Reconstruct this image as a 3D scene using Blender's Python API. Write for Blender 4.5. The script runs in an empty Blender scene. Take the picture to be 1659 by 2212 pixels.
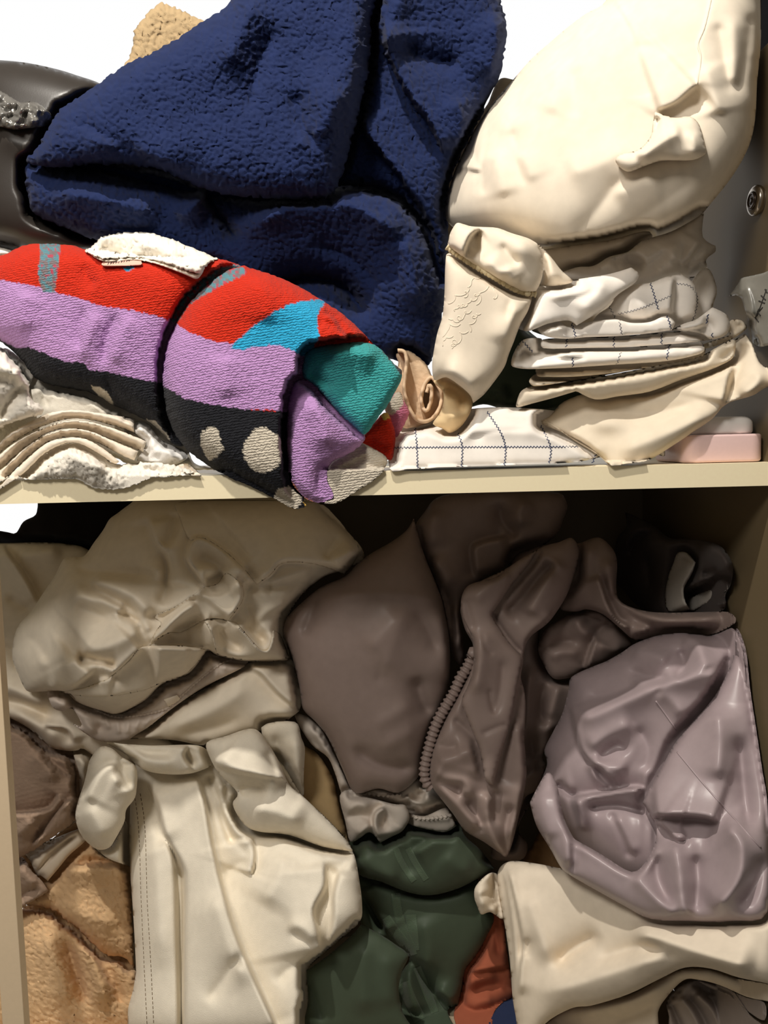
import bpy, math, random
import numpy as np
from mathutils import Vector
random.seed(4); rng = np.random.RandomState(7)
SC = bpy.context.scene; COL = SC.collection
# ------------------------------------------------------------------ camera
FPX = 1736.; CX, CY = 829.5, 1106.
ZT = 1.40                      # top of the closet shelf
CAM = np.array([0., -1.05, ZT + .04])
PI_, YA, RO = math.radians(5.06), math.radians(-.38), math.radians(-1.353)
FW = np.array([-math.sin(YA)*math.cos(PI_), math.cos(YA)*math.cos(PI_), -math.sin(PI_)])
_r = np.array([math.cos(YA), math.sin(YA), 0.]); _u = np.cross(_r, FW)
RT = math.cos(RO)*_r + math.sin(RO)*_u; UP = -math.sin(RO)*_r + math.cos(RO)*_u
FLOOR = .42; BACK = .53; RIGHT = .522; TH = .0305

def rays(u, v):
    u = np.asarray(u, float); v = np.asarray(v, float)
    return ((u-CX)/FPX)[..., None]*RT - ((v-CY)/FPX)[..., None]*UP + FW
def W(u, v, Y):
    d = rays(u, v); t = (np.asarray(Y, float)-CAM[1])/d[..., 1]
    return CAM + d*t[..., None]
def WP(u, v, Y): return W(np.array([u]), np.array([v]), np.array([Y]))[0]

# ------------------------------------------------------------------ traced points
TR = dict(P=(0,0,1.), A=(0,0,2.), B=(830,0,2.), C=(0,480,2.9625), D=(350,480,2.86), E=(840,440,3.627), F=(1100,480,2.968),
          G=(0,1050,2.37), H=(600,1050,2.765), I=(1100,1050,2.968), J=(0,1550,3.318), K=(300,1550,2.765), L=(660,1650,3.072), M=(1000,1600,2.517), Q=(20,1080,4.1475), R=(300,1080,3.318), S=(260,1620,3.072), T=(1140,1330,3.1965), U=(880,1060,2.698), V=(960,0,2.373), X=(1000,1840,2.517))
def pts(s):
    out, corner = [], []; t = TR['P']
    for w in s.split():
        if w in TR: t = TR[w]; continue
        c = w.endswith('!'); w = w.rstrip('!'); x, y = w.split(',')
        out.append((t[0]+float(x)/t[2], t[1]+float(y)/t[2])); corner.append(c)
    return np.array(out), corner
def spline(s, closed, n=4):
    p, c = pts(s); N = len(p)
    if N < 3: return p
    tg = np.zeros_like(p)
    for i in range(N):
        if c[i]: continue
        a, b = (i-1, (i+1) % N) if closed else (max(i-1, 0), min(i+1, N-1))
        tg[i] = (p[b]-p[a])*.5
    out = []
    for i in range(N if closed else N-1):
        j = (i+1) % N; L = np.linalg.norm(p[j]-p[i])
        ta, tb = tg[i].copy(), tg[j].copy()
        for t_ in (ta, tb):
            m = np.linalg.norm(t_)
            if m > L*1.2: t_ *= L*1.2/m
        for k in range(n):
            t = k/n
            out.append((2*t**3-3*t**2+1)*p[i]+(t**3-2*t*t+t)*ta+(-2*t**3+3*t*t)*p[j]+(t**3-t*t)*tb)
    if not closed: out.append(p[-1])
    return np.array(out)
def inside(poly, x, y):
    r = np.zeros(x.shape, bool); n = len(poly)
    for i in range(n):
        x0, y0 = poly[i]; x1, y1 = poly[(i+1) % n]
        if y0 == y1: continue
        c = ((y0 > y) != (y1 > y)) & (x < (x1-x0)*(y-y0)/(y1-y0)+x0); r ^= c
    return r
def nearest(poly, x, y, closed=True):
    """distance to a polyline, nearest point, side and arc position"""
    best = np.full(x.shape, 1e18); bx = x.copy(); by = y.copy(); side = np.zeros_like(x); arc = np.zeros_like(x); acc = 0.
    n = len(poly)
    for i in range(n if closed else n-1):
        ax, ay = poly[i]; ex, ey = poly[(i+1) % n]-poly[i]; L2 = ex*ex+ey*ey
        if L2 < 1e-9: continue
        L = math.sqrt(L2); t = np.clip(((x-ax)*ex+(y-ay)*ey)/L2, 0, 1)
        qx = ax+t*ex; qy = ay+t*ey; d = (x-qx)**2+(y-qy)**2; m = d < best
        best = np.where(m, d, best); bx = np.where(m, qx, bx); by = np.where(m, qy, by)
        sd = (-(x-ax)*ey+(y-ay)*ex)/L
        side = np.where(m, np.sign(sd), side); arc = np.where(m, acc+t*L, arc); acc += L
    return np.sqrt(best), bx, by, side, arc, acc
def _h(ix, iy, s):
    n = (ix.astype(np.int64)*374761393+iy.astype(np.int64)*668265263+s*974634533) & 0xffffffff
    n = ((n ^ (n >> 13))*1274126177) & 0xffffffff
    return ((n ^ (n >> 16)) & 0xffff)/65535.
def vnoise(x, y, s=0):
    ix = np.floor(x); iy = np.floor(y); fx = x-ix; fy = y-iy
    fx = fx*fx*fx*(fx*(fx*6-15)+10); fy = fy*fy*fy*(fy*(fy*6-15)+10)
    a = _h(ix, iy, s); b = _h(ix+1, iy, s); c = _h(ix, iy+1, s); d = _h(ix+1, iy+1, s)
    return (a+(b-a)*fx+(c-a)*fy+(a-b-c+d)*fx*fy)*2-1
def tufts(x, y, s=0):
    ix = np.floor(x); iy = np.floor(y); best = np.full(x.shape, 9.)
    for dx in (-1, 0, 1):
        for dy in (-1, 0, 1):
            jx = ix+dx; jy = iy+dy
            d = (jx+.5+(_h(jx, jy, s)-.5)*.9-x)**2+(jy+.5+(_h(jx, jy, s+1)-.5)*.9-y)**2
            best = np.minimum(best, d)
    return 1-np.minimum(best/.5, 1)
def smooth01(x): x = np.clip(x, 0, 1); return x*x*(3-2*x)

# ------------------------------------------------------------------ room for the cloth along each line of sight
BS = 4; BU0, BV0 = -240, -240; BUF = np.full(((2480-BV0)//BS, (1900-BU0)//BS), -9.)
def buf_at(u, v):
    i = np.clip(((v-BV0)/BS).astype(int), 1, BUF.shape[0]-2); j = np.clip(((u-BU0)/BS).astype(int), 1, BUF.shape[1]-2)
    return np.maximum.reduce([BUF[i+a, j+b] for a in (-1, 0, 1) for b in (-1, 0, 1)])
def room(u, v, zone):
    d = rays(u, v); lim = np.full(u.shape, 3.)
    with np.errstate(divide='ignore', invalid='ignore'):
        yr = CAM[1]+(RIGHT-CAM[0])/d[..., 0]*d[..., 1]
        lim = np.where(d[..., 0] > 0, np.minimum(lim, yr), lim)
        zb = ZT if zone == 'U' else FLOOR
        yz = CAM[1]+(zb-CAM[2])/d[..., 2]*d[..., 1]
        down = d[..., 2] < 0
        if zone == 'U':
            yz = np.maximum(yz, 0.)
        lim = np.where(down, np.minimum(lim, yz), lim)
    if zone == 'L': lim = np.minimum(lim, BACK)
    if zone == 'N': lim[:] = 3.
    return lim-.003
def under_shelf(u, v):
    d = rays(u, v)
    with np.errstate(divide='ignore', invalid='ignore'):
        y = CAM[1]+(ZT-TH-CAM[2])/d[..., 2]*d[..., 1]
    return np.where((d[..., 2] < 0) & (y > 0), y+.004, -9.)
K = .0006; FG = 1.6
class Thing:
    all = []
    def __init__(s, name, label, cat, group=None):
        s.name, s.label, s.cat, s.group = name, label, cat, group; s.parts = []; Thing.all.append(s)
class Part: pass

def layer(T, part, outline, Y, bulge, R, mat, folds=(), thick=.03, slope=(0, 0), step=5, zone='U', pile=None, colors=None, noise=None, under=None, label=None, stuff=False, rest=None, edge=8., soft=18., span=60., round_=14., fg=1., wm=1., lift=.0042, lip=None):
    poly = spline(outline, True)
    lo = poly.min(0)-step*2; hi = poly.max(0)+step*2
    lo = np.floor(lo/step)*step
    nx = int((hi[0]-lo[0])/step)+1; ny = int((hi[1]-lo[1])/step)+1
    U, V = np.meshgrid(lo[0]+np.arange(nx)*step, lo[1]+np.arange(ny)*step)
    ins = inside(poly, U, V)
    dist, bx, by, _, _, _ = nearest(poly, U, V)
    keepc = ins[:-1, :-1] | ins[1:, :-1] | ins[:-1, 1:] | ins[1:, 1:]
    use = np.zeros_like(ins)
    use[:-1, :-1] |= keepc; use[1:, :-1] |= keepc; use[:-1, 1:] |= keepc; use[1:, 1:] |= keepc
    d = np.where(ins, dist, 0.)
    rim = use & ~ins
    snap = rim | (ins & (dist < step*.25))
    u = np.where(snap, bx, U); v = np.where(snap, by, V); d = np.where(snap, 0., d)
    g = 1-np.exp(-2.2*d/R); zero_ = d <= 0; k4 = 4+(step*2.2/R)**2; src = (step*2.2/R)**2
    for it in range(int(min(R/step, 60)*5)):
        q = np.pad(g, 1, mode='edge'); g = np.where(zero_, 0., (q[:-2, 1:-1]+q[2:, 1:-1]+q[1:-1, :-2]+q[1:-1, 2:]+src)/k4)
    p = np.sqrt(np.clip(1-(1-np.minimum(g*1.08, 1))**2, 0, 1))
    if lip:
        ld = nearest(spline(lip[0], False), u, v, False)[0]; p = p*np.exp(-(ld/lip[1])**1.5)
    h = np.zeros_like(u); fixed = np.zeros(u.shape, bool); near_ = fixed.copy(); val = np.zeros_like(u); wgt = np.full(u.shape, 1e9)
    for fo in folds:
        kd, w, a = fo[0], fo[1]*(wm if fo[0] in 'rvs' and fo[1] > 6 else 1.), fo[2]*FG*fg
        if kd == 'h':
            c, _ = pts(fo[3]); w2 = fo[4] if len(fo) > 4 else w
            h += a*1.3*np.exp(-((u-c[0, 0])/w)**2-((v-c[0, 1])/w2)**2); continue
        if kd == 'n':
            ang = fo[4] if len(fo) > 4 else 0.; ca, sa = math.cos(ang), math.sin(ang); st = fo[5] if len(fo) > 5 else 1.
            wx = u+vnoise(u/w/2, v/w/2, 5)*w*.6; wy = v+vnoise(u/w/2, v/w/2, 6)*w*.6
            h += a*vnoise((wx*ca+wy*sa)/w/st, (-wx*sa+wy*ca)/w, fo[3]); continue
        ln = spline(fo[3], False); big = max(w*4, 30)
        l0 = ln.min(0)-big; l1 = ln.max(0)+big
        m = (u > l0[0]) & (u < l1[0]) & (v > l0[1]) & (v < l1[1])
        if not m.any(): continue
        dd, _, _, sd, arc, tot = nearest(ln, u[m], v[m], False)
        q = arc/max(tot, 1e-6); tp = max(fo[4] if len(fo) > 4 else .25, .02)
        wt = smooth01(q/tp)*smooth01((1-q)/tp)
        if fo[1] <= 9 or kd == 'k':                 # narrow creases are pressed straight in
            g = np.exp(-(dd/w)**1.5)*(-1 if kd == 'v' else 1)
            if kd == 's': g = np.where(sd >= 0, np.exp(-(dd/w)**1.3), np.where(dd < 5, 1-smooth01(dd/5.), 0.))
            h[m] += a*wt*g; continue
        rad = step*.75; end = (q > .02) & (q < .98)
        if kd == 's':
            tt = smooth01(sd*dd/10.+.5)
            h[m] += a*1.2*wt*np.where(sd >= 0, np.exp(-(dd/(w*1.3))**1.2), np.exp(-(dd/(w*.7))**1.2))*(tt*1.6-.6); continue
        h[m] += (a*.6*np.exp(-(dd/(w*1.05))**1.8) if kd == 'r' else -a*.5*np.exp(-(dd/(w*.45))**1.2))*wt
        sel = (dd < rad) & end; vv = (a if kd == 'r' else -a*.8)*.95*wt
        sel &= (wt > .15) & ~near_[m]
        f2 = np.zeros(u.shape, bool); f2[m] = sel; v2 = np.zeros_like(u); v2[m] = vv; d2 = np.full(u.shape, 1e9); d2[m] = dd
        tk = f2 & (d2 < wgt); val[tk] = v2[tk]; fixed |= f2; wgt[tk] = d2[tk]
        g_ = f2.copy()
        for _ in range(max(2, int(11/step))):
            q = np.pad(g_, 1); g_ = q[:-2, 1:-1] | q[2:, 1:-1] | q[1:-1, :-2] | q[1:-1, 2:] | q[1:-1, 1:-1]
        near_ |= g_
    if fixed.any():
        # the cloth hangs like a skin between its crests and creases
        z = np.where(fixed, val, 0.); k4 = 4+(step/span)**2; zero = ~use | (d <= 0)
        free = ~fixed & ~zero
        for it in range(int(420/step*2.2)):
            q = np.pad(z, 1, mode='edge')
            z = np.where(free, (q[:-2, 1:-1]+q[2:, 1:-1]+q[1:-1, :-2]+q[1:-1, 2:])/k4, z)
        for it in range(max(1, int(round(round_/step)))):
            q = np.pad(z, 1, mode='edge'); z = (q[:-2, 1:-1]+q[2:, 1:-1]+q[1:-1, :-2]+q[1:-1, 2:]+q[1:-1, 1:-1]*2)/6.
        h += z
    if noise:
        na, ns, seed = noise
        h += na*(vnoise(u/ns, v/ns, seed)+.5*vnoise(u/ns*2.1, v/ns*2.1, seed+1)+.22*vnoise(u/ns*4.3, v/ns*4.3, seed+2))
    pin = np.minimum(d/edge, 1)
    H = bulge*p+h*pin
    # soften the steps a little
    Hs = H.copy(); Hs[1:-1, 1:-1] = (H[1:-1, 1:-1]*4+(H[:-2, 1:-1]+H[2:, 1:-1]+H[1:-1, :-2]+H[1:-1, 2:])*1)/8.
    H = np.where(d > step*1.5, Hs, H)
    if pile:
        kind, sp, am = pile[:3]
        if kind == 'loop':
            g = tufts(u/sp+vnoise(u/40, v/40, 3)*.5, v/sp+vnoise(u/40, v/40, 4)*.5, 11)
        elif kind == 'fur':
            a_ = vnoise(u/70, v/70, 31)*2.2+pile[3]
            ca, sa = np.cos(pile[3]), math.sin(pile[3])
            xx = (u*ca+v*sa)/sp; yy = (-u*sa+v*ca)/sp
            g = tufts(xx*.45+vnoise(u/25, v/25, 8)*.8, yy+vnoise(u/25, v/25, 9)*.8, 12)
        else:           # ribbed rows of loops
            ca, sa = math.cos(pile[3]), math.sin(pile[3])
            xx = (u*ca+v*sa)+vnoise(u/60, v/60, 3)*4; yy = (-u*sa+v*ca)+vnoise(u/80, v/80, 4)*6
            g = .6*np.abs(np.sin(yy/sp*math.pi))**.7+.5*tufts(xx/sp*.8, yy/sp, 14)-.2
        H = H+am*(g-.3)*np.minimum(d/6, 1)
        ju = vnoise(u/sp*1.1, v/sp*1.1, 21)*am*.55; jv = vnoise(u/sp*1.1, v/sp*1.1, 22)*am*.55
        u = u+ju; v = v+jv
    c = poly.mean(0)
    Y0 = Y+slope[0]*(u-c[0])+slope[1]*(v-c[1])
    lim = room(u, v, zone)
    for _ in range(2):
        q = np.pad(lim, 1, mode='edge'); lim = np.minimum.reduce([q[:-2, 1:-1], q[2:, 1:-1], q[1:-1, :-2], q[1:-1, 2:], lim])
    if rest is not None:
        S = surf_depth(rest, u, v)
        F = S-lift-K*H; B = S-lift*.8; B = np.where(d <= 0, F, B)
    else:
        F = Y0-K*H
        occ = buf_at(u, v)
        if zone == 'L': occ = np.maximum(occ, np.where(v < 1100, under_shelf(u, v), -9.))
        push = np.maximum(occ+.0025-F, 0); g = push.copy()
        for _ in range(int(soft/step)):
            q = np.pad(g, 1, mode='edge')
            g = np.maximum(push, (q[:-2, 1:-1]+q[2:, 1:-1]+q[1:-1, :-2]+q[1:-1, 2:]+q[1:-1, 1:-1])/5.)
        F = F+g
        over = np.maximum(F-(lim-.004), 0); F = np.minimum(F, lim-.004)
        B = np.maximum(Y0+thick*p, F+.0012*np.minimum(d/step, 1))
        B = np.minimum(B, np.maximum(lim, F+.0005)); B = np.where(d <= 0, F, B)
    # room taken
    cu = np.arange(BUF.shape[1])*BS+BU0+BS/2; cv = np.arange(BUF.shape[0])*BS+BV0+BS/2
    jj = np.clip(((u-BU0)/BS).astype(int), 0, BUF.shape[1]-1); ii = np.clip(((v-BV0)/BS).astype(int), 0, BUF.shape[0]-1)
    for dx in (-1, 0, 1):
        for dy in (-1, 0, 1):
            np.maximum.at(BUF, (np.clip(ii[use]+dy, 0, BUF.shape[0]-1), np.clip(jj[use]+dx, 0, BUF.shape[1]-1)), B[use]+.001)
    # mesh
    idx = -np.ones(u.shape, int); idx[use] = np.arange(use.sum()); nf = use.sum()
    back = use & (d > 0); idb = idx.copy(); idb[back] = nf+np.arange(back.sum())
    co = np.concatenate([W(u[use], v[use], F[use]), W(u[back], v[back], B[back])])
    q = np.stack([idx[:-1, :-1], idx[1:, :-1], idx[1:, 1:], idx[:-1, 1:]], -1)[keepc]
    qb = np.stack([idb[:-1, :-1], idb[:-1, 1:], idb[1:, 1:], idb[1:, :-1]], -1)[keepc]
    alln = keepc & (d[:-1, :-1] <= 0) & (d[1:, :-1] <= 0) & (d[:-1, 1:] <= 0) & (d[1:, 1:] <= 0)
    P_ = Part(); P_.name, P_.co, P_.under, P_.mat, P_.label, P_.kind = part, co, under, mat, label, stuff
    P_.faces = np.concatenate([q, qb[~alln[keepc]]])
    P_.grid = (lo, step, F, u, v); P_.poly = poly
    if colors:
        cc = np.zeros(u.shape+(3,)); cc[:] = srgb(colors[0]); uu, vv = u, v
        for pl, rgb in colors[1:]:
            if pl[0] == '~':
                sel = np.zeros(u.shape, bool)
                pl2 = spline(pl[1:], True); sel = inside(pl2, uu, vv)
                mix = (vnoise(u/5, v/5, 40) > -.05)
                cc[sel & mix] = srgb(rgb[0]); cc[sel & ~mix] = srgb(rgb[1])
                sp = sel & (vnoise(u/7, v/7, 47) > .55)
                cc[sp] = srgb(rgb[2]); continue
            sel = inside(spline(pl, True), uu+vnoise(u/6, v/6, 41)*2, vv+vnoise(u/6, v/6, 42)*2)
            cc[sel] = srgb(rgb)
        P_.colors = np.concatenate([cc[use], cc[back]])
    else: P_.colors = None
    T.parts.append(P_); return P_
def surf(P_, u, v, lift=0.): return W(u, v, surf_depth(P_, u, v)-lift)
def surf_depth(P_, u, v):
    lo, step, F = P_.grid[:3]
    x = np.clip((np.asarray(u)-lo[0])/step, 0, F.shape[1]-1.001); y = np.clip((np.asarray(v)-lo[1])/step, 0, F.shape[0]-1.001)
    i = y.astype(int); j = x.astype(int); fx = x-j; fy = y-i
    a = F[i, j]*(1-fx)*(1-fy)+F[i, j+1]*fx*(1-fy)+F[i+1, j]*(1-fx)*fy+F[i+1, j+1]*fx*fy
    return a
def resample(p, ds):
    seg = np.linalg.norm(np.diff(p, axis=0), axis=1); s = np.concatenate([[0], np.cumsum(seg)])
    n = max(int(s[-1]/ds), 2); t = np.linspace(0, s[-1], n+1)
    return np.stack([np.interp(t, s, p[:, i]) for i in range(p.shape[1])], 1)
def tube_mesh(p3, r, n=6):
    N = len(p3); r = np.broadcast_to(np.asarray(r, float), (N,))
    t = np.gradient(p3, axis=0); t /= np.linalg.norm(t, axis=1)[:, None]+1e-12
    ref = np.array([.13, -1., .21]); ref /= np.linalg.norm(ref)
    a = np.cross(t, ref); a /= np.linalg.norm(a, axis=1)[:, None]+1e-12; b = np.cross(t, a)
    an = np.arange(n)*2*math.pi/n
    co = p3[:, None]+r[:, None, None]*(np.cos(an)[None, :, None]*a[:, None]+np.sin(an)[None, :, None]*b[:, None])
    co = co.reshape(-1, 3); f = []
    for i in range(N-1):
        for k in range(n):
            f.append((i*n+k, i*n+(k+1) % n, (i+1)*n+(k+1) % n, (i+1)*n+k))
    f.append(tuple(range(n))[::-1]); f.append(tuple((N-1)*n+k for k in range(n)))
    return co, f
def raw(T, part, co, faces, mat, under=None, label=None, stuff=False, flat=False):
    P_ = Part(); P_.name, P_.co, P_.faces, P_.mat, P_.under, P_.label, P_.kind, P_.colors = part, np.asarray(co, float), faces, mat, under, label, stuff, None
    P_.flat = flat; T.parts.append(P_); return P_
def tube(T, part, on, path, rpx, mat, under=None, lift=.3, ds=5, zig=None, rib=None, twist=None, label=None, dash=None):
    """threads, cords and hems lying on a cloth: one mesh"""
    paths = path if isinstance(path, (list, tuple)) else [path]; co = []; fa = []; o = 0
    for s in paths:
        p = resample(spline(s, False), ds)
        if zig:
            p = resample(spline(s, False), zig[0]/2); tg = np.gradient(p, axis=0); tg /= np.linalg.norm(tg, axis=1)[:, None]
            p = p+np.stack([-tg[:, 1], tg[:, 0]], 1)*(zig[1]*((np.arange(len(p)) % 2)*2-1))[:, None]
        chunks = [p]
        if dash: chunks = [p[i:i+dash[0]] for i in range(0, len(p)-dash[0], dash[1])]
        for p in chunks:
            if len(p) < 2: continue
            r = np.full(len(p), rpx*K)
            if rib: r = r*(1+rib[1]*np.sin(np.arange(len(p))*ds*2*math.pi/rib[0]))
            c, f = tube_mesh(surf(on, p[:, 0], p[:, 1], lift*rpx*K), r)
            co.append(c); fa += [tuple(i+o for i in q) for q in f]; o += len(c)
    return raw(T, part, np.concatenate(co), fa, mat, under, label)

# ------------------------------------------------------------------ materials
def srgb(h):
    if not isinstance(h, str): return np.array(h[:3])
    c = np.array([int(h[i:i+2], 16)/255. for i in (0, 2, 4)])
    return np.where(c <= .04045, c/12.92, ((c+.055)/1.055)**2.4)
MATS = {}
def fabric(name, hexcol, rough=.9, sheen=.04, weave=900., bump=.12, mottle=.05, attr=False, big=0., spec=.2, fur=0., aniso=0., metal=0., rows=0., rot=0.):
    if name in MATS: return MATS[name]
    m = bpy.data.materials.new(name); m.use_nodes = True; nt = m.node_tree; N = nt.nodes; L = nt.links
    b = N['Principled BSDF']; c = srgb(hexcol)
    b.inputs['Roughness'].default_value = rough; b.inputs['Specular IOR Level'].default_value = spec
    b.inputs['Sheen Weight'].default_value = sheen; b.inputs['Sheen Roughness'].default_value = .5
    b.inputs['Metallic'].default_value = metal
    co = N.new('ShaderNodeTexCoord'); nz = N.new('ShaderNodeTexNoise'); nz.inputs['Scale'].default_value = 60.; nz.inputs['Detail'].default_value = 4.
    L.new(co.outputs['Object'], nz.inputs['Vector'])
    mx = N.new('ShaderNodeMixRGB'); mx.blend_type = 'MULTIPLY'; mx.inputs[0].default_value = 1.
    rp = N.new('ShaderNodeMapRange'); rp.inputs['From Min'].default_value = .3; rp.inputs['From Max'].default_value = .7
    rp.inputs['To Min'].default_value = 1-mottle; rp.inputs['To Max'].default_value = 1+mottle*.6
    L.new(nz.outputs['Fac'], rp.inputs['Value']); L.new(rp.outputs['Result'], mx.inputs[2])
    if attr:
        at = N.new('ShaderNodeVertexColor'); at.layer_name = 'Pattern'; L.new(at.outputs['Color'], mx.inputs[1])
    else: mx.inputs[1].default_value = (*c, 1)
    L.new(mx.outputs['Color'], b.inputs['Base Color'])
    fin = N.new('ShaderNodeTexNoise'); fin.inputs['Scale'].default_value = weave; fin.inputs['Detail'].default_value = 3.
    L.new(co.outputs['Object'], fin.inputs['Vector'])
    bp = N.new('ShaderNodeBump'); bp.inputs['Strength'].default_value = bump; bp.inputs['Distance'].default_value = .0015
    L.new(fin.outputs['Fac'], bp.inputs['Height'])
    last = bp
    if big:
        n2 = N.new('ShaderNodeTexNoise'); n2.inputs['Scale'].default_value = 22.; n2.inputs['Detail'].default_value = 3.; n2.inputs['Distortion'].default_value = 1.2
        L.new(co.outputs['Object'], n2.inputs['Vector'])
        b2 = N.new('ShaderNodeBump'); b2.inputs['Strength'].default_value = big; b2.inputs['Distance'].default_value = .006
        L.new(n2.outputs['Fac'], b2.inputs['Height']); L.new(b2.outputs['Normal'], bp.inputs['Normal'])
    if rows:                                # lines of pile loops
        mp = N.new('ShaderNodeMapping'); mp.inputs['Rotation'].default_value = (0, rot, 0); L.new(co.outputs['Object'], mp.inputs['Vector'])
        wv = N.new('ShaderNodeTexWave'); wv.bands_direction = 'Z'; wv.inputs['Scale'].default_value = 2*math.pi/(20*rows)
        wv.inputs['Distortion'].default_value = 5.; wv.inputs['Detail'].default_value = 2.; wv.inputs['Detail Scale'].default_value = 3.
        L.new(mp.outputs['Vector'], wv.inputs['Vector'])
        b3 = N.new('ShaderNodeBump'); b3.inputs['Strength'].default_value = .6; b3.inputs['Distance'].default_value = .0022
        L.new(wv.outputs['Fac'], b3.inputs['Height']); L.new(b3.outputs['Normal'], bp.inputs['Normal'])
    L.new(bp.outputs['Normal'], b.inputs['Normal'])
    MATS[name] = m; return m
def plain(name, hexcol, rough=.5, metal=0., spec=.4, bump=0., scale=200.):
    if name in MATS: return MATS[name]
    m = bpy.data.materials.new(name); m.use_nodes = True; nt = m.node_tree; N = nt.nodes; L = nt.links; b = N['Principled BSDF']
    nz = N.new('ShaderNodeTexNoise'); nz.inputs['Scale'].default_value = scale; co = N.new('ShaderNodeTexCoord'); L.new(co.outputs['Object'], nz.inputs['Vector'])
    mx = N.new('ShaderNodeMixRGB'); c = srgb(hexcol); mx.inputs[1].default_value = (*c*.96, 1); mx.inputs[2].default_value = (*np.minimum(c*1.03, 1), 1)
    L.new(nz.outputs['Fac'], mx.inputs[0]); L.new(mx.outputs['Color'], b.inputs['Base Color'])
    b.inputs['Roughness'].default_value = rough; b.inputs['Metallic'].default_value = metal; b.inputs['Specular IOR Level'].default_value = spec
    if bump:
        bp = N.new('ShaderNodeBump'); bp.inputs['Strength'].default_value = bump; bp.inputs['Distance'].default_value = .001; L.new(nz.outputs['Fac'], bp.inputs['Height']); L.new(bp.outputs['Normal'], b.inputs['Normal'])
    MATS[name] = m; return m

# ------------------------------------------------------------------ objects
def mesh_obj(name, co, faces, mat, colors=None, flat=False):
    me = bpy.data.meshes.new(name); co = np.asarray(co, float)
    if isinstance(faces, np.ndarray):
        me.vertices.add(len(co)); me.vertices.foreach_set('co', co.ravel())
        n = len(faces); me.loops.add(n*4); me.loops.foreach_set('vertex_index', faces.ravel().astype(np.int32))
        me.polygons.add(n); me.polygons.foreach_set('loop_start', np.arange(n, dtype=np.int32)*4); me.polygons.foreach_set('loop_total', np.full(n, 4, np.int32))
        me.update(calc_edges=True); me.validate(verbose=False)
    else: me.from_pydata([tuple(c) for c in co], [], [tuple(int(i) for i in f) for f in faces]); me.update()
    if not flat: me.polygons.foreach_set('use_smooth', np.ones(len(me.polygons), bool))
    if colors is not None:
        ca = me.color_attributes.new('Pattern', 'FLOAT_COLOR', 'POINT')
        ca.data.foreach_set('color', np.concatenate([colors, np.ones((len(colors), 1))], 1).ravel())
    me.materials.append(mat)
    o = bpy.data.objects.new(name, me); COL.objects.link(o); return o
def finish():
    for T in Thing.all:
        allc = np.concatenate([p.co for p in T.parts]); lo, hi = allc.min(0), allc.max(0)
        base = np.array([(lo[0]+hi[0])/2, (lo[1]+hi[1])/2, lo[2]])
        single = len(T.parts) == 1
        if not single:
            root = bpy.data.objects.new(T.name, None); COL.objects.link(root); root.location = base; root.empty_display_size = .02
        obs = {}
        for p in T.parts:
            o = mesh_obj(T.name if single else (p.name or 'cloth'), p.co-base, p.faces, p.mat, p.colors, getattr(p, 'flat', False))
            obs[id(p)] = o
            if single: root = o; o.location = base
            else: o.parent = obs[id(p.under)] if p.under is not None else root
            if p.label and not single: o['label'] = p.label
            if p.kind: o['kind'] = 'stuff'
        root['label'] = T.label; root['category'] = T.cat
        if T.group: root['group'] = T.group
def box(lo, hi):
    x0, y0, z0 = lo; x1, y1, z1 = hi
    co = [(x0,y0,z0),(x1,y0,z0),(x1,y1,z0),(x0,y1,z0),(x0,y0,z1),(x1,y0,z1),(x1,y1,z1),(x0,y1,z1)]
    return co, [(0,3,2,1),(4,5,6,7),(0,1,5,4),(1,2,6,5),(2,3,7,6),(3,0,4,7)]
def structure(name, boxes, mat, bevel=0.):
    co = []; fa = []
    for lo, hi in boxes:
        c, f = box(lo, hi); n = len(co); co += c; fa += [tuple(i+n for i in q) for q in f]
    o = mesh_obj(name, co, fa, mat, flat=True); o['kind'] = 'structure'
    if bevel:
        b = o.modifiers.new('Bevel', 'BEVEL'); b.width = bevel; b.segments = 3
    return o
# ================================================================== UPPER SHELF
M_stripe = fabric('striped_terry', 'e03010', attr=True, weave=1400, bump=.35, sheen=.08, rows=.0034, rot=.12)
M_white_terry = fabric('white_terry', 'f3ecdf', weave=1300, bump=.35, sheen=.1)
M_hem = fabric('woven_hem', 'efe2d0', weave=1100, bump=.2)
M_navy = fabric('navy_terry', '18264f', weave=1100, bump=.45, sheen=.05, mottle=.12)
M_cream = fabric('cream_cotton', 'ebdfcc', weave=1500, bump=.06, big=.03)
M_bolster = fabric('embroidered_cotton', 'eaddc9', weave=1500, bump=.10, big=.03)
M_cord = fabric('cord', 'd9caa6', weave=1500, bump=.3)
M_tan = fabric('tan_towelling', 'dcc0a0', weave=1100, bump=.35)
M_sheet = fabric('white_percale', 'f4ede4', weave=1700, bump=.06, big=.03)
M_blue = fabric('blue_thread', '46506e', weave=1500, bump=.2)
M_grey_thread = fabric('grey_thread', '84848a', weave=1500, bump=.2)
M_sand = fabric('sand_cotton', 'e2d5c0', weave=1600, bump=.07, big=.03)
M_green = fabric('dark_green_cotton', '3f4a3c', rough=.75, weave=900, bump=.15, sheen=.1)
M_beige_fur = fabric('beige_plush', 'b9a07b', weave=900, bump=.5)
M_grey_cush = fabric('grey_brown_cloth', '8d7f6b', weave=900, bump=.2)

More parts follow.
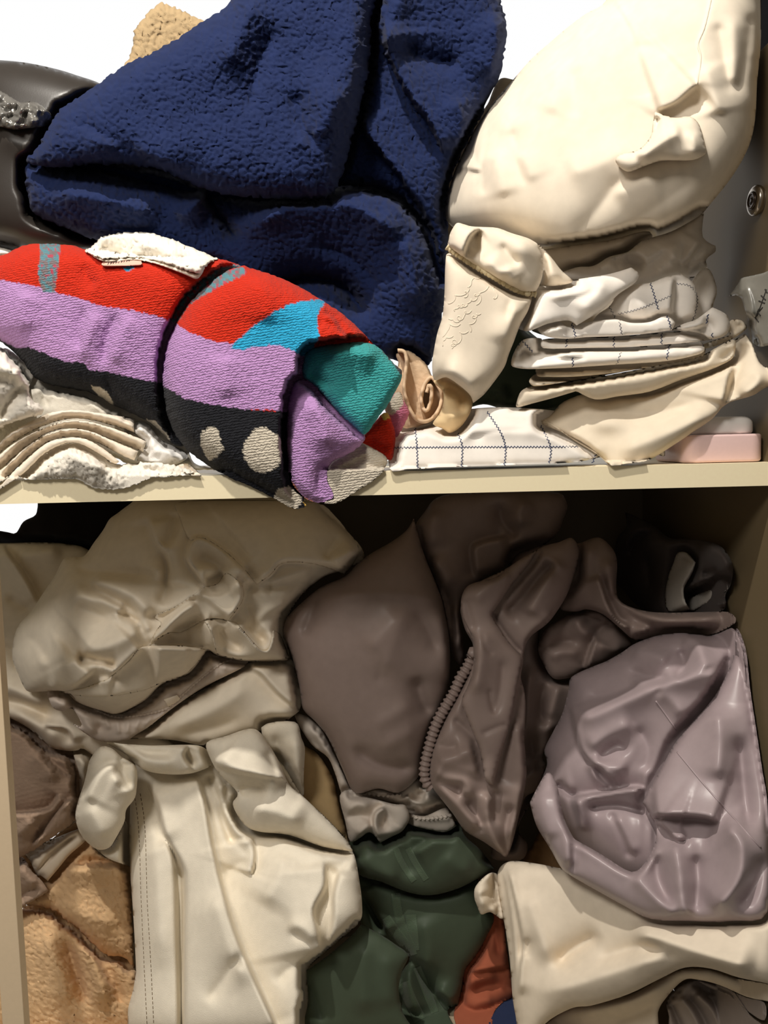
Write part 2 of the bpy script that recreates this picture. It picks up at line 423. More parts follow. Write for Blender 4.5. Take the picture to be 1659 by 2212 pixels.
# ---- striped beach towel, rolled
RED, LIL, BLK, TEAL, BLUE, GRY, PINK, YEL = 'c92a10', 'b98ec4', '1b1c22', '3a9c9c', '2ba3d0', 'cfc5b4', 'cf7796', 'dfb355'
SPK = ('5d8a95', '7d6f72', 'b5475a')
towel = Thing('beach_towel', 'rolled beach towel striped in red, lilac and black with pale dots, at the shelf edge', 'towel')
rw = ('loop', 7., 2.)
e1 = layer(towel, 'rolled_end', 'D 890,812 960,772 1100,750 1250,742 1335,772 1420,860 1484,945 1400,1120 1320,1225 1255,1312 1180,1255 1100,1185 1000,1070 930,995 868,945', .035, 52, 45, M_stripe,
     [('r', 40, 14, 'D 1000,830 1180,800 1350,850'), ('v', 30, 12, 'D 880,930 960,960 1060,1040')], slope=(-.0001, -.0001), thick=.008, soft=9., step=3, pile=('loop', 7., 2.),
     colors=[TEAL, ('D 1290,740 1340,772 1410,850 1500,960 1520,860 1400,760', '3b3c40')], label='teal fold at the rolled end of the towel')
e2 = layer(towel, 'rolled_end', 'D 858,968 925,985 1000,1070 1105,1185 1250,1312 1232,1375 1130,1445 1042,1490 1020,1590 1062,1700 970,1732 880,1705 795,1620 772,1400 776,1160 805,1020', .03, 78, 60, M_stripe,
     [('v', 26, 26, 'D 1030,1500 1000,1600 1010,1690', .1), ('r', 30, 14, 'D 900,1080 1000,1250 1010,1420')], slope=(0, -.00012), thick=.008, soft=9., step=3, pile=('loop', 7., 2.), colors=[LIL, ('D 780,1580 870,1690 960,1740 900,1760 780,1700', 'd58a70')], label='lilac fold at the rolled end of the towel')
e3 = layer(towel, 'rolled_end', 'D 1040,1490 1130,1440 1220,1365 1310,1400 1392,1462 1350,1560 1200,1665 1080,1735 1000,1735 1060,1690 1022,1590', .05, 50, 40, M_stripe,
     [('v', 16, 12, 'D 1080,1560 1200,1480 1290,1440')], thick=.008, soft=9., step=3, pile=('loop', 7., 2.), colors=[GRY], label='pale grey fold at the rolled end of the towel')
e4 = layer(towel, 'rolled_end', 'D 1250,1312 1320,1225 1392,1178 1442,1320 1412,1472 1310,1400 1230,1365', .075, 40, 40, M_stripe, [('v', 20, 12, 'D 1250,1330 1330,1370 1420,1400')], thick=.008, soft=9., step=3, pile=('loop', 7., 2.), colors=[RED, ('D 1340,1170 1400,1150 1400,1210 1370,1215', YEL)], label='red fold at the rolled end of the towel')
e5 = layer(towel, 'rolled_end', 'D 1380,1130 1460,1045 1500,1110 1526,1180 1480,1285 1436,1330 1400,1230', .10, 34, 34, M_stripe, [], thick=.008, soft=9., step=3, pile=('loop', 7., 2.), colors=[PINK, ('D 1370,1150 1460,1040 1495,1110 1440,1180 1390,1190', GRY)], label='pink and grey fold at the rolled end of the towel')
body2 = layer(towel, 'roll', 'D 505,268! 600,300 720,340 850,400 1000,490 1120,570 1220,660 1315,765! 1340,900 1180,1150 1020,1300 940,1450 900,1600 880,1690 880,1735 905,1742! 820,1772 690,1705 560,1640 430,1582 280,1500 150,1400 70,1290 22,1150 0,1000 6,880 30,740 88,620 150,510 230,425 325,345 420,292', .06, 150, 120, M_stripe,
     [('r', 40, 10, 'D 400,800 390,950 420,1100'), ('s', 34, 22, 'D 985,560 1060,600 1130,700 1190,735', .2), ('v', 26, 20, 'D 960,600 1080,650 1110,720'), ('r', 60, 14, 'D 560,330 640,480 640,640')],
     slope=(-.00008, -.00008), thick=.015, soft=9., step=3, pile=rw, fg=.65,
     colors=[RED, ('D 100,640 200,690 330,735 450,752 600,765 720,760 830,800 900,830 1000,1000 1000,1300 770,1175 500,1155 330,1130 150,1092 -40,1030 -40,560', LIL), ('D -40,1030 150,1092 330,1130 500,1155 790,1172! 1000,1300 1000,1900 -40,1900', BLK),
             ('D 425,785 520,680 640,590 760,520 880,485 1020,483! 975,545 958,610 970,700 940,765 890,825 830,802 720,762 600,768', BLUE),
             ('D 300,1262 350,1290 362,1360 382,1400 345,1440 300,1470 262,1430 232,1365 245,1300', GRY), ('D 600,1265 680,1290 725,1330 742,1420 720,1500 640,1548 570,1535 520,1480 500,1390 540,1320', GRY), ('D 690,1700 740,1640 800,1640 860,1700 830,1770 760,1765', GRY), ('D 880,1730 940,1715 940,1760 890,1765', YEL),
             ('~D 75,590 60,640 100,610 170,510 300,430 420,365 512,322 500,282 420,292 320,338 220,415 150,500', SPK)])
body1 = layer(towel, 'roll', 'C -120,270 -40,228 60,193 140,152 230,138 350,140 480,150 560,178 760,205 1000,225 1250,232 1420,238 1560,300 1500,420! 1280,620 1200,900 1200,1200 1250,1420! 1120,1430 1040,1350 950,1275 730,1172 590,1095 430,1062 330,1042 220,992 130,872 0,762 -120,720', .12, 140, 110, M_stripe,
     [('r', 30, 11, 'C 620,560 560,740 500,900'), ('v', 30, 11, 'C 560,520 500,700 540,900'), ('r', 36, 10, 'C 860,580 760,760 720,930'), ('v', 30, 14, 'C 760,560 700,700 650,930'), ('v', 40, 16, 'C 560,250 540,330 620,420'), ('r', 40, 12, 'C 180,420 140,560 160,720'), ('v', 26, 14, 'C 680,960 720,1080 900,1240'), ('v', 50, 18, 'C 1350,260 1150,560 1060,800 1060,1050 1130,1300', .05)],
     slope=(-.00008, -.00006), thick=.03, soft=9., step=3, pile=rw, fg=.65,
     colors=[RED, ('C -150,345 0,372 250,410 400,460 520,490 650,535 900,575 1110,632 1400,720 1400,1130! 1040,1028 860,1002 720,962 650,952 565,942 530,902 420,892 290,842 180,802 100,802 0,752 -150,700', LIL), ('C -150,700 0,752 100,802 180,802 290,842 420,892 530,902 565,942 650,952 720,962 860,1002 1040,1028 1400,1130 1400,1700! -150,1700!', BLK),
             ('~C 270,120 390,120! 372,300 350,440 330,448 272,440 245,330 255,220', SPK), ('~C 1560,300 1420,290 1200,450 1110,600 1110,640 1250,560', SPK), ('C 590,1045 680,1082 732,1185 640,1130', GRY), ('C 930,1265 1000,1280 1090,1390 1000,1350', GRY), ('C 790,285 850,270 850,300 810,312', BLUE)])

# ---- white hand towel lying on the roll
wt = Thing('hand_towel', 'white fringed terry towel corner lying over the top of the striped roll', 'towel')
w1 = layer(wt, 'hem_band', 'C 548,178 580,172 620,215 680,232 780,228 880,222 1000,240 1140,280 1260,330 1330,262! 1400,238! 1330,262 1292,332 1255,364 1180,334 1000,268 880,243 780,248 680,254 610,228', .035, 10, 10, M_hem, [], rest=body1, lift=.011, step=3, edge=3)
w2 = layer(wt, 'terry_cloth', 'C 548,182 600,150 638,100 720,76 850,64 960,70 1100,110 1250,172 1405,235! 1330,265 1290,330! 1180,305 1000,250 880,228 780,232 680,238 615,222', .06, 34, 26, M_white_terry, [('v', 16, 14, 'C 640,130 700,180 800,215'), ('r', 20, 8, 'C 850,130 1000,170 1180,240')], rest=body1, lift=.013, step=3, pile=('fur', 5, 4., 1.2))
tg = layer(wt, 'brand_tag', 'C 648,268! 662,256 850,237 905,246! 912,268! 890,277 700,283 660,280', .028, 5, 5, fabric('pink_label', 'e2b7a4', weave=1600, bump=.1), [], rest=body1, lift=.0075, step=2, edge=3)
# printed letters on the tag, upside down and foreshortened, too blurred to read
_lt = []
for i in range(9):
    x = 690+i*17.; _lt.append('C %.0f,%.0f %.0f,%.0f' % (x, 272-i*2.6, x+7, 255-i*2.2)); 
    if i % 2: _lt.append('C %.0f,%.0f %.0f,%.0f' % (x, 262-i*2.4, x+11, 266-i*2.6))
tube(wt, 'lettering', tg, _lt, 1.0, plain('dark_ink', '4a3c3a', .7), under=tg, lift=.2, ds=2)

# ---- white towels at the left end
crum = Thing('hand_towel', 'crumpled white terry towel bunched at the left end, below the lilac stripe', 'towel', )
layer(crum, None, 'C -150,760 -40,798 50,812 150,882 216,962 190,1050 195,1120 285,1212 150,1262 60,1290 -150,1340', .03, 70, 60, M_white_terry, [('v', 20, 26, 'C 190,1060 110,1090 40,1180 0,1300'), ('r', 40, 18, 'C -40,900 60,960 150,1000'), ('v', 30, 16, 'C -60,1000 60,1030 120,1050')], step=3, pile=('loop', 7, 4.))
fold = Thing('bath_towel', 'cream-white towel folded in four thick curved layers, left front of the shelf', 'towel')
FL = [('C -150,1530 -40,1452 60,1352 200,1272 330,1217 480,1202 640,1222 860,1252! 856,1345! 760,1312 560,1262 420,1262 260,1312 120,1385 0,1475 -150,1600', .030),
      ('C -150,1605 0,1485 120,1395 300,1310 450,1268 600,1284 760,1332 936,1402! 918,1470! 800,1425 600,1350 440,1318 300,1352 150,1450 0,1585 -150,1680', .024),
      ('C -150,1690 0,1592 150,1455 300,1358 440,1322 570,1336 720,1398 886,1467! 858,1525! 760,1482 600,1402 450,1375 300,1410 160,1520 40,1640 -150,1770', .018),
      ('C -150,1760 -20,1700 60,1625 160,1528 300,1414 440,1380 560,1392 690,1470 762,1530! 735,1548 640,1485 500,1412 390,1424 270,1492 160,1600 40,1685 -60,1745 -150,1800', .011)]
for s, y in reversed(FL): layer(fold, 'folded_layer', s, y, 15, 15, M_hem, [], thick=.018, step=3, pile=('loop', 5, 1.3), slope=(.00006, 0), edge=4)
low = Thing('hand_towel', 'white shaggy terry towel drooping over the shelf edge under the folded layers', 'towel')
lw = layer(low, 'terry_cloth', 'C 130,1640 210,1532 330,1440 500,1408 640,1472 740,1548 900,1535 1050,1545 1150,1562 1240,1600 1160,1622 1080,1628 960,1642 840,1692 700,1712 580,1690 480,1642 300,1640', .012, 34, 34, M_white_terry, [('r', 26, 12, 'C 400,1480 560,1540 700,1600'), ('v', 18, 10, 'C 760,1560 900,1570 1060,1600')], thick=.02, step=3, pile=('fur', 5, 4.5, 1.9), slope=(.00004, -.0001))
layer(low, 'corner_hem', 'C 1130,1562 1200,1545 1250,1580 1292,1626! 1230,1622 1180,1600', .006, 8, 10, M_hem, [], thick=.006, step=3, edge=3)
wc = Thing('washcloth', 'thin white washcloth tucked between the folded towel and the black end of the roll', 'towel')
layer(wc, None, 'C 870,1275 950,1292 1000,1360 1045,1400 1110,1430 1200,1492 1170,1530 1080,1560 960,1540 880,1528 900,1480 935,1410 850,1340', .05, 26, 26, fabric('thin_white', 'efece8', weave=900, bump=.4), [('v', 10, 9, 'C 930,1420 960,1340 1010,1370'), ('r', 12, 10, 'C 1060,1420 1100,1500 1090,1550'), ('v', 9, 8, 'C 1120,1450 1150,1500 1140,1540'), ('n', 14, 5, 3)], step=3, thick=.02)
rib = Thing('bath_towel', 'greyish white ribbed towel wedged under the black stripe of the roll', 'towel')
layer(rib, None, 'C -150,900 190,880 300,930 380,960 470,990 600,1020 720,1080 880,1150 1000,1240 1180,1400 1240,1540 1400,1580 1240,1585 1000,1580 850,1560 700,1500 500,1540 200,1560 -150,1570 -150,1300', .09, 40, 40, fabric('greyish_terry', 'dcd6c9', weave=900, bump=.35), [('v', 20, 14, 'C 300,1040 280,1100 310,1200'), ('r', 20, 10, 'C 560,1120 700,1190 850,1260')], step=3, pile=('row', 6, 2.2, 1.0))

# ---- bolster cover with cord
bol = Thing('bolster_pillow', 'narrow cream bolster with cord piping and embroidery, standing left of the folded sheets', 'pillow')
cuff = layer(bol, 'cuff', 'E 466,330 470,280 482,228 522,160 550,150 640,176 722,182 850,190 960,230 1090,270 1162,312! 1203,420 1206,540 1182,630 1150,690! 1060,700 940,650 800,572 640,468 560,408', .045, 52, 60, M_cream,
     [('s', 28, 26, 'E 725,185 650,250 610,330 585,420', .15), ('v', 16, 14, 'E 700,200 690,300 690,400'), ('r', 22, 12, 'E 760,430 850,520 900,600'), ('r', 20, 12, 'E 930,480 950,560 1000,620'), ('h', 35, 14, 'E 1040,350'), ('v', 20, 10, 'E 870,300 960,420 1040,480')], thick=.05, step=4)
bb = layer(bol, 'cover', 'E 448,400! 480,388 600,448 720,528 850,600 1000,680 1125,730! 1090,840 1030,950 980,1080 940,1180 905,1280 820,1402 740,1500 660,1562! 636,1500 560,1430 450,1360 360,1385 340,1300 345,1200 378,1020 420,880 436,700 440,520', .045, 70, 70, M_bolster,
     [('r', 30, 10, 'E 1020,760 940,950 900,1120'), ('v', 10, 5, 'E 960,720 930,850 920,1000'), ('r', 30, 14, 'E 420,1280 560,1360 700,1470')], thick=.06, step=4)
tube(bol, 'cord', cuff, 'E 452,338 500,372 600,440 700,502 820,572 950,650 1050,694 1155,712', 6.5, M_cord, ds=2, rib=(9, .22), lift=.9)
_em = ['E 720,580 640,640 600,720', 'E 600,700 540,740 480,780', 'E 700,680 640,760 560,800 500,850', 'E 800,640 850,690 830,750', 'E 640,820 560,880 450,900', 'E 720,860 660,930 640,990', 'E 560,930 490,980 440,1040', 'E 620,1000 540,1060 500,1130', 'E 760,660 720,730 700,790', 'E 480,1050 430,1090 420,1120']
for s_ in _em:
    st_ = resample(spline(s_, False), .8); k_ = np.arange(len(st_)); q_ = k_*.05+len(st_); z_ = np.zeros(len(k_)); ph_ = np.cumsum(.3+.25*vnoise(q_, z_, 3)); r_ = 4.+3.5*vnoise(q_*1.3, z_+2, 4); st_ = st_+np.stack([r_*np.cos(ph_), r_*np.sin(ph_)], 1)+np.stack([vnoise(q_*.6, z_, 7), vnoise(q_*.6, z_, 8)], 1)*6
    c_, f_ = tube_mesh(surf(bb, st_[:, 0], st_[:, 1], -.0001), .0007, 5); raw(bol, 'embroidered_motif', c_, f_, M_bolster)
tail = layer(bol, 'open_end', 'E 350,1392 440,1352 560,1428 640,1500 657,1562 632,1650 562,1750 480,1796 420,1762 345,1725 400,1640 425,1560 420,1470', .075, 40, 40, fabric('tan_lining', 'e2c79b', weave=1500, bump=.1), [('v', 24, 28, 'E 440,1430 560,1500 560,1640', .1), ('r', 16, 12, 'E 450,1700 540,1640 620,1560')], thick=.05, step=4)
bc = layer(bol, 'side_cloth', 'E 1160,310! 1230,370 1290,440 1350,520 1440,610 1300,645 1180,640! 1205,520', .075, 30, 40, M_cream, [('r', 18, 9, 'E 1190,400 1250,500 1330,610')], thick=.04, step=4)

# ---- tan roll
roll = Thing('hand_towel', 'small tan towel rolled into a spiral beside the bolster', 'towel')
def spiral_roll(T, name, path, th, y0, y1, mat):
    p = resample(spline(path, False), 4); t = np.gradient(p, axis=0); t /= np.linalg.norm(t, axis=1)[:, None]; nn = np.stack([-t[:, 1], t[:, 0]], 1)
    prof = [(-1, 1.), (-1, .12), (-.7, .03), (0, 0.), (.7, .03), (1, .12), (1, 1.)]; n = len(prof); co = []
    wob = np.array([vnoise(np.array([i*.35]), np.array([.5]), 3)[0] for i in range(len(p))])*.006
    for o, k in prof:
        q = p+nn*o*th; co.append(W(q[:, 0]+vnoise(q[:, 0]/5, q[:, 1]/5, 2)*.8, q[:, 1], y0+wob+k*(y1-y0)))
    co = np.stack(co, 1).reshape(-1, 3); N = len(p); fa = []
    for i in range(N-1):
        for k in range(n): fa.append((i*n+k, i*n+(k+1) % n, (i+1)*n+(k+1) % n, (i+1)*n+k))
    fa.append(tuple(range(n))[::-1]); fa.append(tuple((N-1)*n+k for k in range(n)))
    raw(T, name, co, fa, mat)
spiral_roll(roll, 'spiral', 'E 70,1150 120,1160 140,1230 130,1330 120,1450 150,1580 220,1690 310,1700 390,1620 415,1500 370,1400 330,1360 285,1410 255,1500 265,1600 300,1620 330,1540 335,1450 315,1420 295,1480', 4.3, .11, .155, M_tan)
r0 = layer(roll, 'outer_wrap', 'E 55,1182 130,1145 220,1190 300,1268 345,1370 430,1480 438,1560 405,1650 300,1722 180,1755 105,1748 60,1640 40,1480 60,1330 75,1250', .145, 10, 14, M_tan, [], thick=.03, step=3, pile=('loop', 5, 2.))

# ---- cream sheet falling forward
# ---- white sheet on top of the stack
top = Thing('pillowcase', 'smooth white pillowcase draped on top of the checked sheet stack', 'pillowcase')
layer(top, None, 'F 0,620 0,560 40,450 150,420 250,402 400,372 640,332 782,290! 832,332 805,390 700,462 600,560 500,622 432,662! 380,630 250,650 100,700', .05, 26, 40, M_sheet, [('r', 10, 7, 'F 230,500 420,470 560,410'), ('v', 8, 6, 'F 240,515 430,484 600,420'), ('r', 30, 10, 'F 640,350 560,450 450,600'), ('h', 30, 10, 'F 330,440')], thick=.02, step=4, slope=(0, -.0002))
# ---- checked sheet, folded
chk = Thing('folded_sheet', 'white sheet with blue zigzag checks, folded and stacked on the sand coloured sheets', 'sheet')
cB = layer(chk, 'upper_fold', 'F 172,662 205,625 300,628 375,668 450,652 560,632 680,622 780,645 900,640 1000,602 1062,640 1040,692! 900,712 700,730 500,737 380,747 280,742 205,715', .05, 20, 11, M_sheet, [('v', 9, 10, 'F 370,640 385,690 375,745'), ('r', 14, 7, 'F 220,680 300,660 350,690')], thick=.03, soft=8., step=4)
cC = layer(chk, 'side_fold', 'F 1036,692! 1120,650 1200,622 1302,545! 1390,590 1416,655 1390,722 1300,752 1240,720 1180,705', .06, 30, 30, M_sheet, [('s', 22, 14, 'F 1280,650 1190,680 1080,700', .2), ('v', 14, 14, 'F 1230,620 1290,660 1300,720')], thick=.03, soft=8., step=4)
cD = layer(chk, 'middle_fold', 'F 215,752 400,742 700,730 1000,706 1200,692 1292,706 1300,752! 1150,772 900,792 700,803 500,806 220,808', .055, 12, 8, M_sheet, [], thick=.03, soft=8., step=4, edge=4)
cE = layer(chk, 'lower_fold', 'F 12,912 28,840 88,755 205,745 222,808 400,796 700,803 1000,784 1220,765 1252,820 1200,852 1000,892 700,912 400,932 130,942 40,932', .045, 17, 11, M_sheet, [('v', 12, 36, 'F 60,890 90,830 130,850 330,838', .1), ('s', 14, 10, 'F 500,850 300,870 110,872', .1), ('r', 12, 6, 'F 40,920 300,905 700,880 1180,840')], thick=.03, soft=8., step=4, edge=5)
cA = layer(chk, 'top_fold', 'F 520,700 560,600 640,542 700,462 800,402 900,390 1000,352 1100,330! 1172,380 1204,450 1200,560 1172,640 1100,690 900,700 700,720', .085, 34, 40, M_sheet, [('s', 30, 18, 'F 1060,340 1052,430 1040,560 1040,640', .12), ('r', 30, 8, 'F 760,440 840,520 860,600')], thick=.03, soft=8., step=4)
cF = layer(chk, 'back_fold', 'F 1150,420 1240,300 1290,310 1332,430 1310,520 1282,600 1200,640 1160,620', .13, 30, 30, M_sheet, [('v', 14, 10, 'F 1290,330 1240,440 1220,560')], thick=.05, soft=8., step=4)
Z = (7, 1.8)
for on, ps in ((cA, ['F 905,392 930,470 955,560']), (cB, ['F 400,650 418,700 425,740', 'F 1010,600 1030,650 1036,690']), (cE, ['F 85,760 130,810 150,830', 'F 405,870 410,925', 'F 1025,790 1010,880']), (cD, ['F 672,735 670,800', 'F 978,712 975,782', 'F 370,748 365,800']), (cC, ['F 1275,590 1265,650', 'F 1300,712 1302,748'])):
    for p_ in ps: tube(chk, 'zigzag_stitching', on, p_, 1.1, M_blue, under=on, zig=Z, lift=.3)
for on, ps in ((cA, ['F 640,540 680,610', 'F 700,590 850,550 1040,470', 'F 1075,395 1150,405 1195,450 1205,520 1180,620']), (cB, ['F 705,630 722,720']), (cE, ['F 715,835 690,910'])):
    for p_ in ps: tube(chk, 'zigzag_stitching', on, p_, .9, M_grey_thread, under=on, zig=Z, lift=.3)
# ---- sand sheets under it
sand = Thing('folded_sheet', 'sand beige sheet folded into a thick slab directly under the checked sheet', 'sheet')
layer(sand, 'thin_fold', 'F 180,985 182,925 400,905 640,900 1000,860 1240,790 1240,860 900,930 640,970 420,990 250,992', .055, 9, 8, M_sand, [('v', 7, 8, 'F 220,950 300,945 420,940')], thick=.05, soft=8., step=3, edge=4)
layer(sand, 'upper_fold', 'F 128,1012 195,960 400,932 700,900 1000,868 1240,812 1240,850 1000,905 700,965 400,1018 160,1052', .05, 12, 8, M_sand, [], thick=.03, soft=8., step=4, edge=4)
layer(sand, 'lower_fold', 'F 48,1152 78,1082 150,1050 400,1020 700,968 1000,908 1240,850 1335,800 1440,752 1448,830 1420,882 1300,942 1100,1012 900,1086 700,1116 550,1136 432,1082! 300,1122 150,1162 52,1187', .045, 22, 20, M_sand, [('r', 30, 8, 'F 120,1090 500,1040 900,1000 1350,840'), ('v', 12, 6, 'F 250,1100 420,1070 500,1050'), ('v', 10, 10, 'F 1340,880 1400,860 1430,800')], thick=.03, soft=8., step=4)
layer(sand, 'side_fold', 'F 1230,790 1330,752 1420,720 1390,690 1412,632 1480,626 1520,660 1515,690 1440,742 1350,785 1250,812', .07, 16, 18, M_sand, [('v', 7, 8, 'F 1420,690 1470,668 1505,660')], thick=.03, soft=8., step=3, edge=5)
drape = Thing('folded_sheet', 'cream sheet with its loose pointed corner hanging over the front of the shelf', 'sheet')
dr = layer(drape, 'cloth', 'F 205,1272! 262,1242 350,1150 550,1080 800,1050 1000,1020 1100,990 1220,950 1350,880 1440,860 1425,790 1450,752 1512,715! 1550,765 1580,840 1610,905 1650,930 1720,960 1720,1040 1640,1062 1560,1112 1420,1152 1360,1192! 1300,1262 1200,1332 1050,1432 900,1522 780,1547 662,1567! 620,1532 500,1432 350,1352 222,1302', .045, 22, 26, M_sand,
     [('s', 40, 16, 'F 1500,740 1440,900 1370,1180', .1), ('r', 40, 14, 'F 640,1500 900,1400 1150,1290 1340,1190'), ('r', 18, 9, 'F 320,1330 480,1410 620,1530'), ('v', 14, 10, 'F 1520,760 1470,950 1400,1120'), ('r', 20, 14, 'F 1600,930 1590,1030 1480,1130'), ('v', 30, 10, 'F 600,1200 900,1230 1250,1140'), ('h', 50, 10, 'F 640,1290', 22)],
     thick=.004, step=4, slope=(-.0002, -.0002))
tube(drape, 'hem', dr, 'F 215,1280 262,1290 420,1395 560,1480 640,1550', 2.2, M_sand, ds=3, lift=.2)
tube(drape, 'hem', dr, 'F 225,1268 248,1278 250,1296 225,1298', 1.8, M_sand, ds=3)

# ---- small crumpled cover under the pillow
crm = Thing('pillowcase', 'crumpled white pillowcase bunched beneath the big pillow, over the checked fold', 'pillowcase')
layer(crm, None, 'F 330,345 430,290 540,280 640,222 760,190 850,120 1050,55 1250,-60! 1240,92 1322,150! 1322,188 1262,240 1272,300 1220,340 1150,360 1050,350 900,400 800,410 700,460 560,420', .14, 50, 60, M_sheet,
    [('s', 26, 26, 'F 880,270 840,220 760,195 700,210 640,240', .1), ('v', 14, 26, 'F 720,240 820,280 870,280'), ('r', 16, 12, 'F 560,300 620,270 660,250'), ('s', 30, 20, 'F 1230,120 1180,200 1110,290', .1), ('r', 26, 16, 'F 1040,120 1060,220 1000,300'), ('v', 16, 14, 'F 1120,120 1100,220 1090,290'), ('r', 26, 12, 'F 1300,170 1230,220 1150,270'), ('r', 20, 12, 'F 940,330 1000,300 1060,300')], thick=.05, soft=8., step=4)
layer(crm, 'lower_edge', 'F 120,420 60,300 120,200 400,150 620,120 700,100 900,60 900,200 760,400 720,720 400,740 150,700 100,560', .15, 26, 26, M_cream, [('r', 14, 8, 'F 350,320 480,290 620,230')], thick=.04, step=4)

# ---- checked sheet lining the shelf
lin = Thing('folded_sheet', 'white checked sheet lying flat along the front edge of the shelf', 'sheet')
ln = layer(lin, 'cloth', 'P 842,930 870,915 960,892 1060,880 1180,885 1300,905 1420,945 1436,985 1400,976 1330,982 1290,989 1240,999 1080,1005 940,1011 880,1014 842,1013', .03, 30, 26, M_sheet, [('r', 14, 6, 'P 900,945 1100,930 1300,960'), ('v', 12, 6, 'P 1010,950 1080,930 1150,930')], thick=.10, step=4, slope=(0, -.0002), edge=5)
for p_ in ['E 205,1760 220,1900 225,2080', 'E 540,1800 575,1900 570,2060', 'E 770,1630 880,1800 915,1920 905,2050', 'E 1190,1740 1260,1880 1270,1950 1255,2035', 'P 1290,975 1280,1000', 'E 20,1912 500,1908 1000,1906 1480,1905']:
    tube(lin, 'zigzag_stitching', ln, p_, 1.1, M_blue, under=ln, zig=Z, lift=.3)
# ---- dark green cloth
gc = Thing('cloth_napkin', 'dark green cloth squeezed between the bolster and the sand coloured sheets', 'cloth')
layer(gc, None, 'E 600,1600 660,1500 720,1400 800,1200 900,1000 1000,900 1100,1000 1300,1150 1500,1250 1700,1350 1700,1580 1500,1620 1300,1640 1200,1685 1132,1725! 1000,1662 860,1602 740,1572', .13, 26, 26, M_green, [('v', 12, 14, 'E 900,1400 940,1500 900,1580'), ('r', 16, 12, 'E 820,1480 900,1560 1000,1600'), ('r', 10, 8, 'E 1000,1620 1080,1660 1140,1700'), ('v', 16, 14, 'E 1050,1560 1150,1590 1300,1540')], thick=.08, step=4)
# ---- big pillow
pil = Thing('bed_pillow', 'large plump pillow in a cream pillowcase on the right of the upper shelf', 'pillow')
pb = layer(pil, 'pillowcase', 'B 1000,-160 960,0 870,60 790,120 720,180 640,250 565,335 480,432 405,535 355,630 312,720 285,800 266,880 268,950 330,1000 450,1020 580,1050 700,1094 762,1122 844,1118 944,1094 1080,1056 1214,1016 1336,960 1410,880 1505,760 1572,640 1602,520 1612,350 1626,200 1628,0 1620,-160', .15, 235, 250, M_cream,
    [('s', 14, 4, 'B 1350,372 1366,240 1356,190 1382,120 1412,0 1420,-100', .05), ('s', 60, 22, 'V 1310,425 1250,480 1180,535 1085,572', .15), ('h', 26, -14, 'V 1300,520', 22), ('r', 22, 16, 'V 1330,330 1375,450 1410,600', .15), ('v', 20, 14, 'V 1400,100 1440,330 1470,490', .15), ('r', 26, 12, 'V 1490,60 1490,280 1480,480', .2), ('v', 20, 14, 'V 1575,60 1545,300 1500,490', .15), ('r', 12, 10, 'V 1610,-20 1600,300 1580,600', .15),
     ('v', 9, 7, 'V 392,330 382,480 370,620', .2), ('r', 16, 10, 'V 300,440 290,560 340,700', .2), ('v', 14, 10, 'V 290,560 350,690 385,810', .2), ('v', 10, 12, 'V 130,740 190,890 200,1010', .15), ('s', 30, 12, 'V 190,880 130,870 60,850', .15), ('r', 20, 12, 'V 250,760 280,900 310,1020', .2), ('r', 16, 9, 'V 370,720 420,850 460,940', .2), ('v', 14, 8, 'V 330,740 380,860 420,960', .2), ('r', 50, 10, 'V 640,180 760,160 900,60', .2), ('r', 30, 10, 'V 560,300 580,450 540,600', .2), ('v', 26, 8, 'V 640,330 660,480 640,620', .2), ('r', 24, 14, 'V 950,740 820,830 620,900', .2), ('v', 26, 14, 'V 950,880 850,990 650,1240', .2), ('r', 30, 10, 'V 1120,920 960,960 860,1000', .2), ('v', 30, 8, 'V 1300,900 1100,1050 900,1180', .2), ('r', 20, 8, 'V 1080,430 1120,480 1060,600', .2), ('v', 14, 8, 'V 960,240 1080,240 1140,300', .2)], thick=.10, step=4, slope=(-.00030, -.00010), fg=.55, wm=2., round_=24.)
fl = layer(pil, 'pillowcase_flap', 'B 1168,482! 1250,506 1320,504 1362,540 1392,645! 1385,668 1330,692 1200,695 1120,720 1050,742 1000,700 1015,670 1100,645 1150,590 1160,540', .10, 40, 34, M_cream, [('r', 22, 14, 'B 1090,690 1180,620 1290,560', .15), ('v', 14, 20, 'B 1180,500 1160,560 1130,620', .1), ('r', 12, 7, 'B 1320,560 1335,620 1330,680'), ('v', 10, 6, 'B 1350,560 1320,600 1340,660')], rest=pb, step=4)
tube(pil, 'seam', pb, 'B 1420,-60 1411,0 1383,120 1356,190 1367,240 1362,300 1350,365', 2.0, M_cream, ds=4, lift=.4)
# ---- navy towel
nav = Thing('bath_towel', 'thick fluffy navy blue towel heaped above the striped roll', 'towel')
lp = ('loop', 8.5, 5.5)
up = layer(nav, 'upper_fold', 'P 520,-90 500,0 440,46 380,86 330,112 270,142 210,182 160,217 122,245 98,288 78,322 58,352 130,362 200,356 290,358 360,372 420,400 480,418 560,426 640,430 715,424 738,380 758,305 782,225 798,140 802,50 800,-90', .155, 150, 120, M_navy,
    [('r', 40, 26, 'P 560,-20 510,90 480,160'), ('v', 36, 20, 'P 600,40 560,140 530,260'), ('h', 46, 26, 'P 710,215', 70), ('v', 40, 24, 'P 640,180 650,260 690,330'), ('r', 50, 18, 'P 740,170 700,270 620,330'), ('v', 36, 14, 'P 130,250 240,300 330,360'), ('r', 50, 18, 'P 160,290 300,330 420,370'), ('r', 40, 16, 'P 770,0 760,150 730,260'), ('s', 30, 18, 'P 735,420 755,330 780,220 795,100', .1)], thick=.06, step=3, pile=lp, slope=(0, -.00012), round_=24., fg=.65, noise=(6, 110, 15))
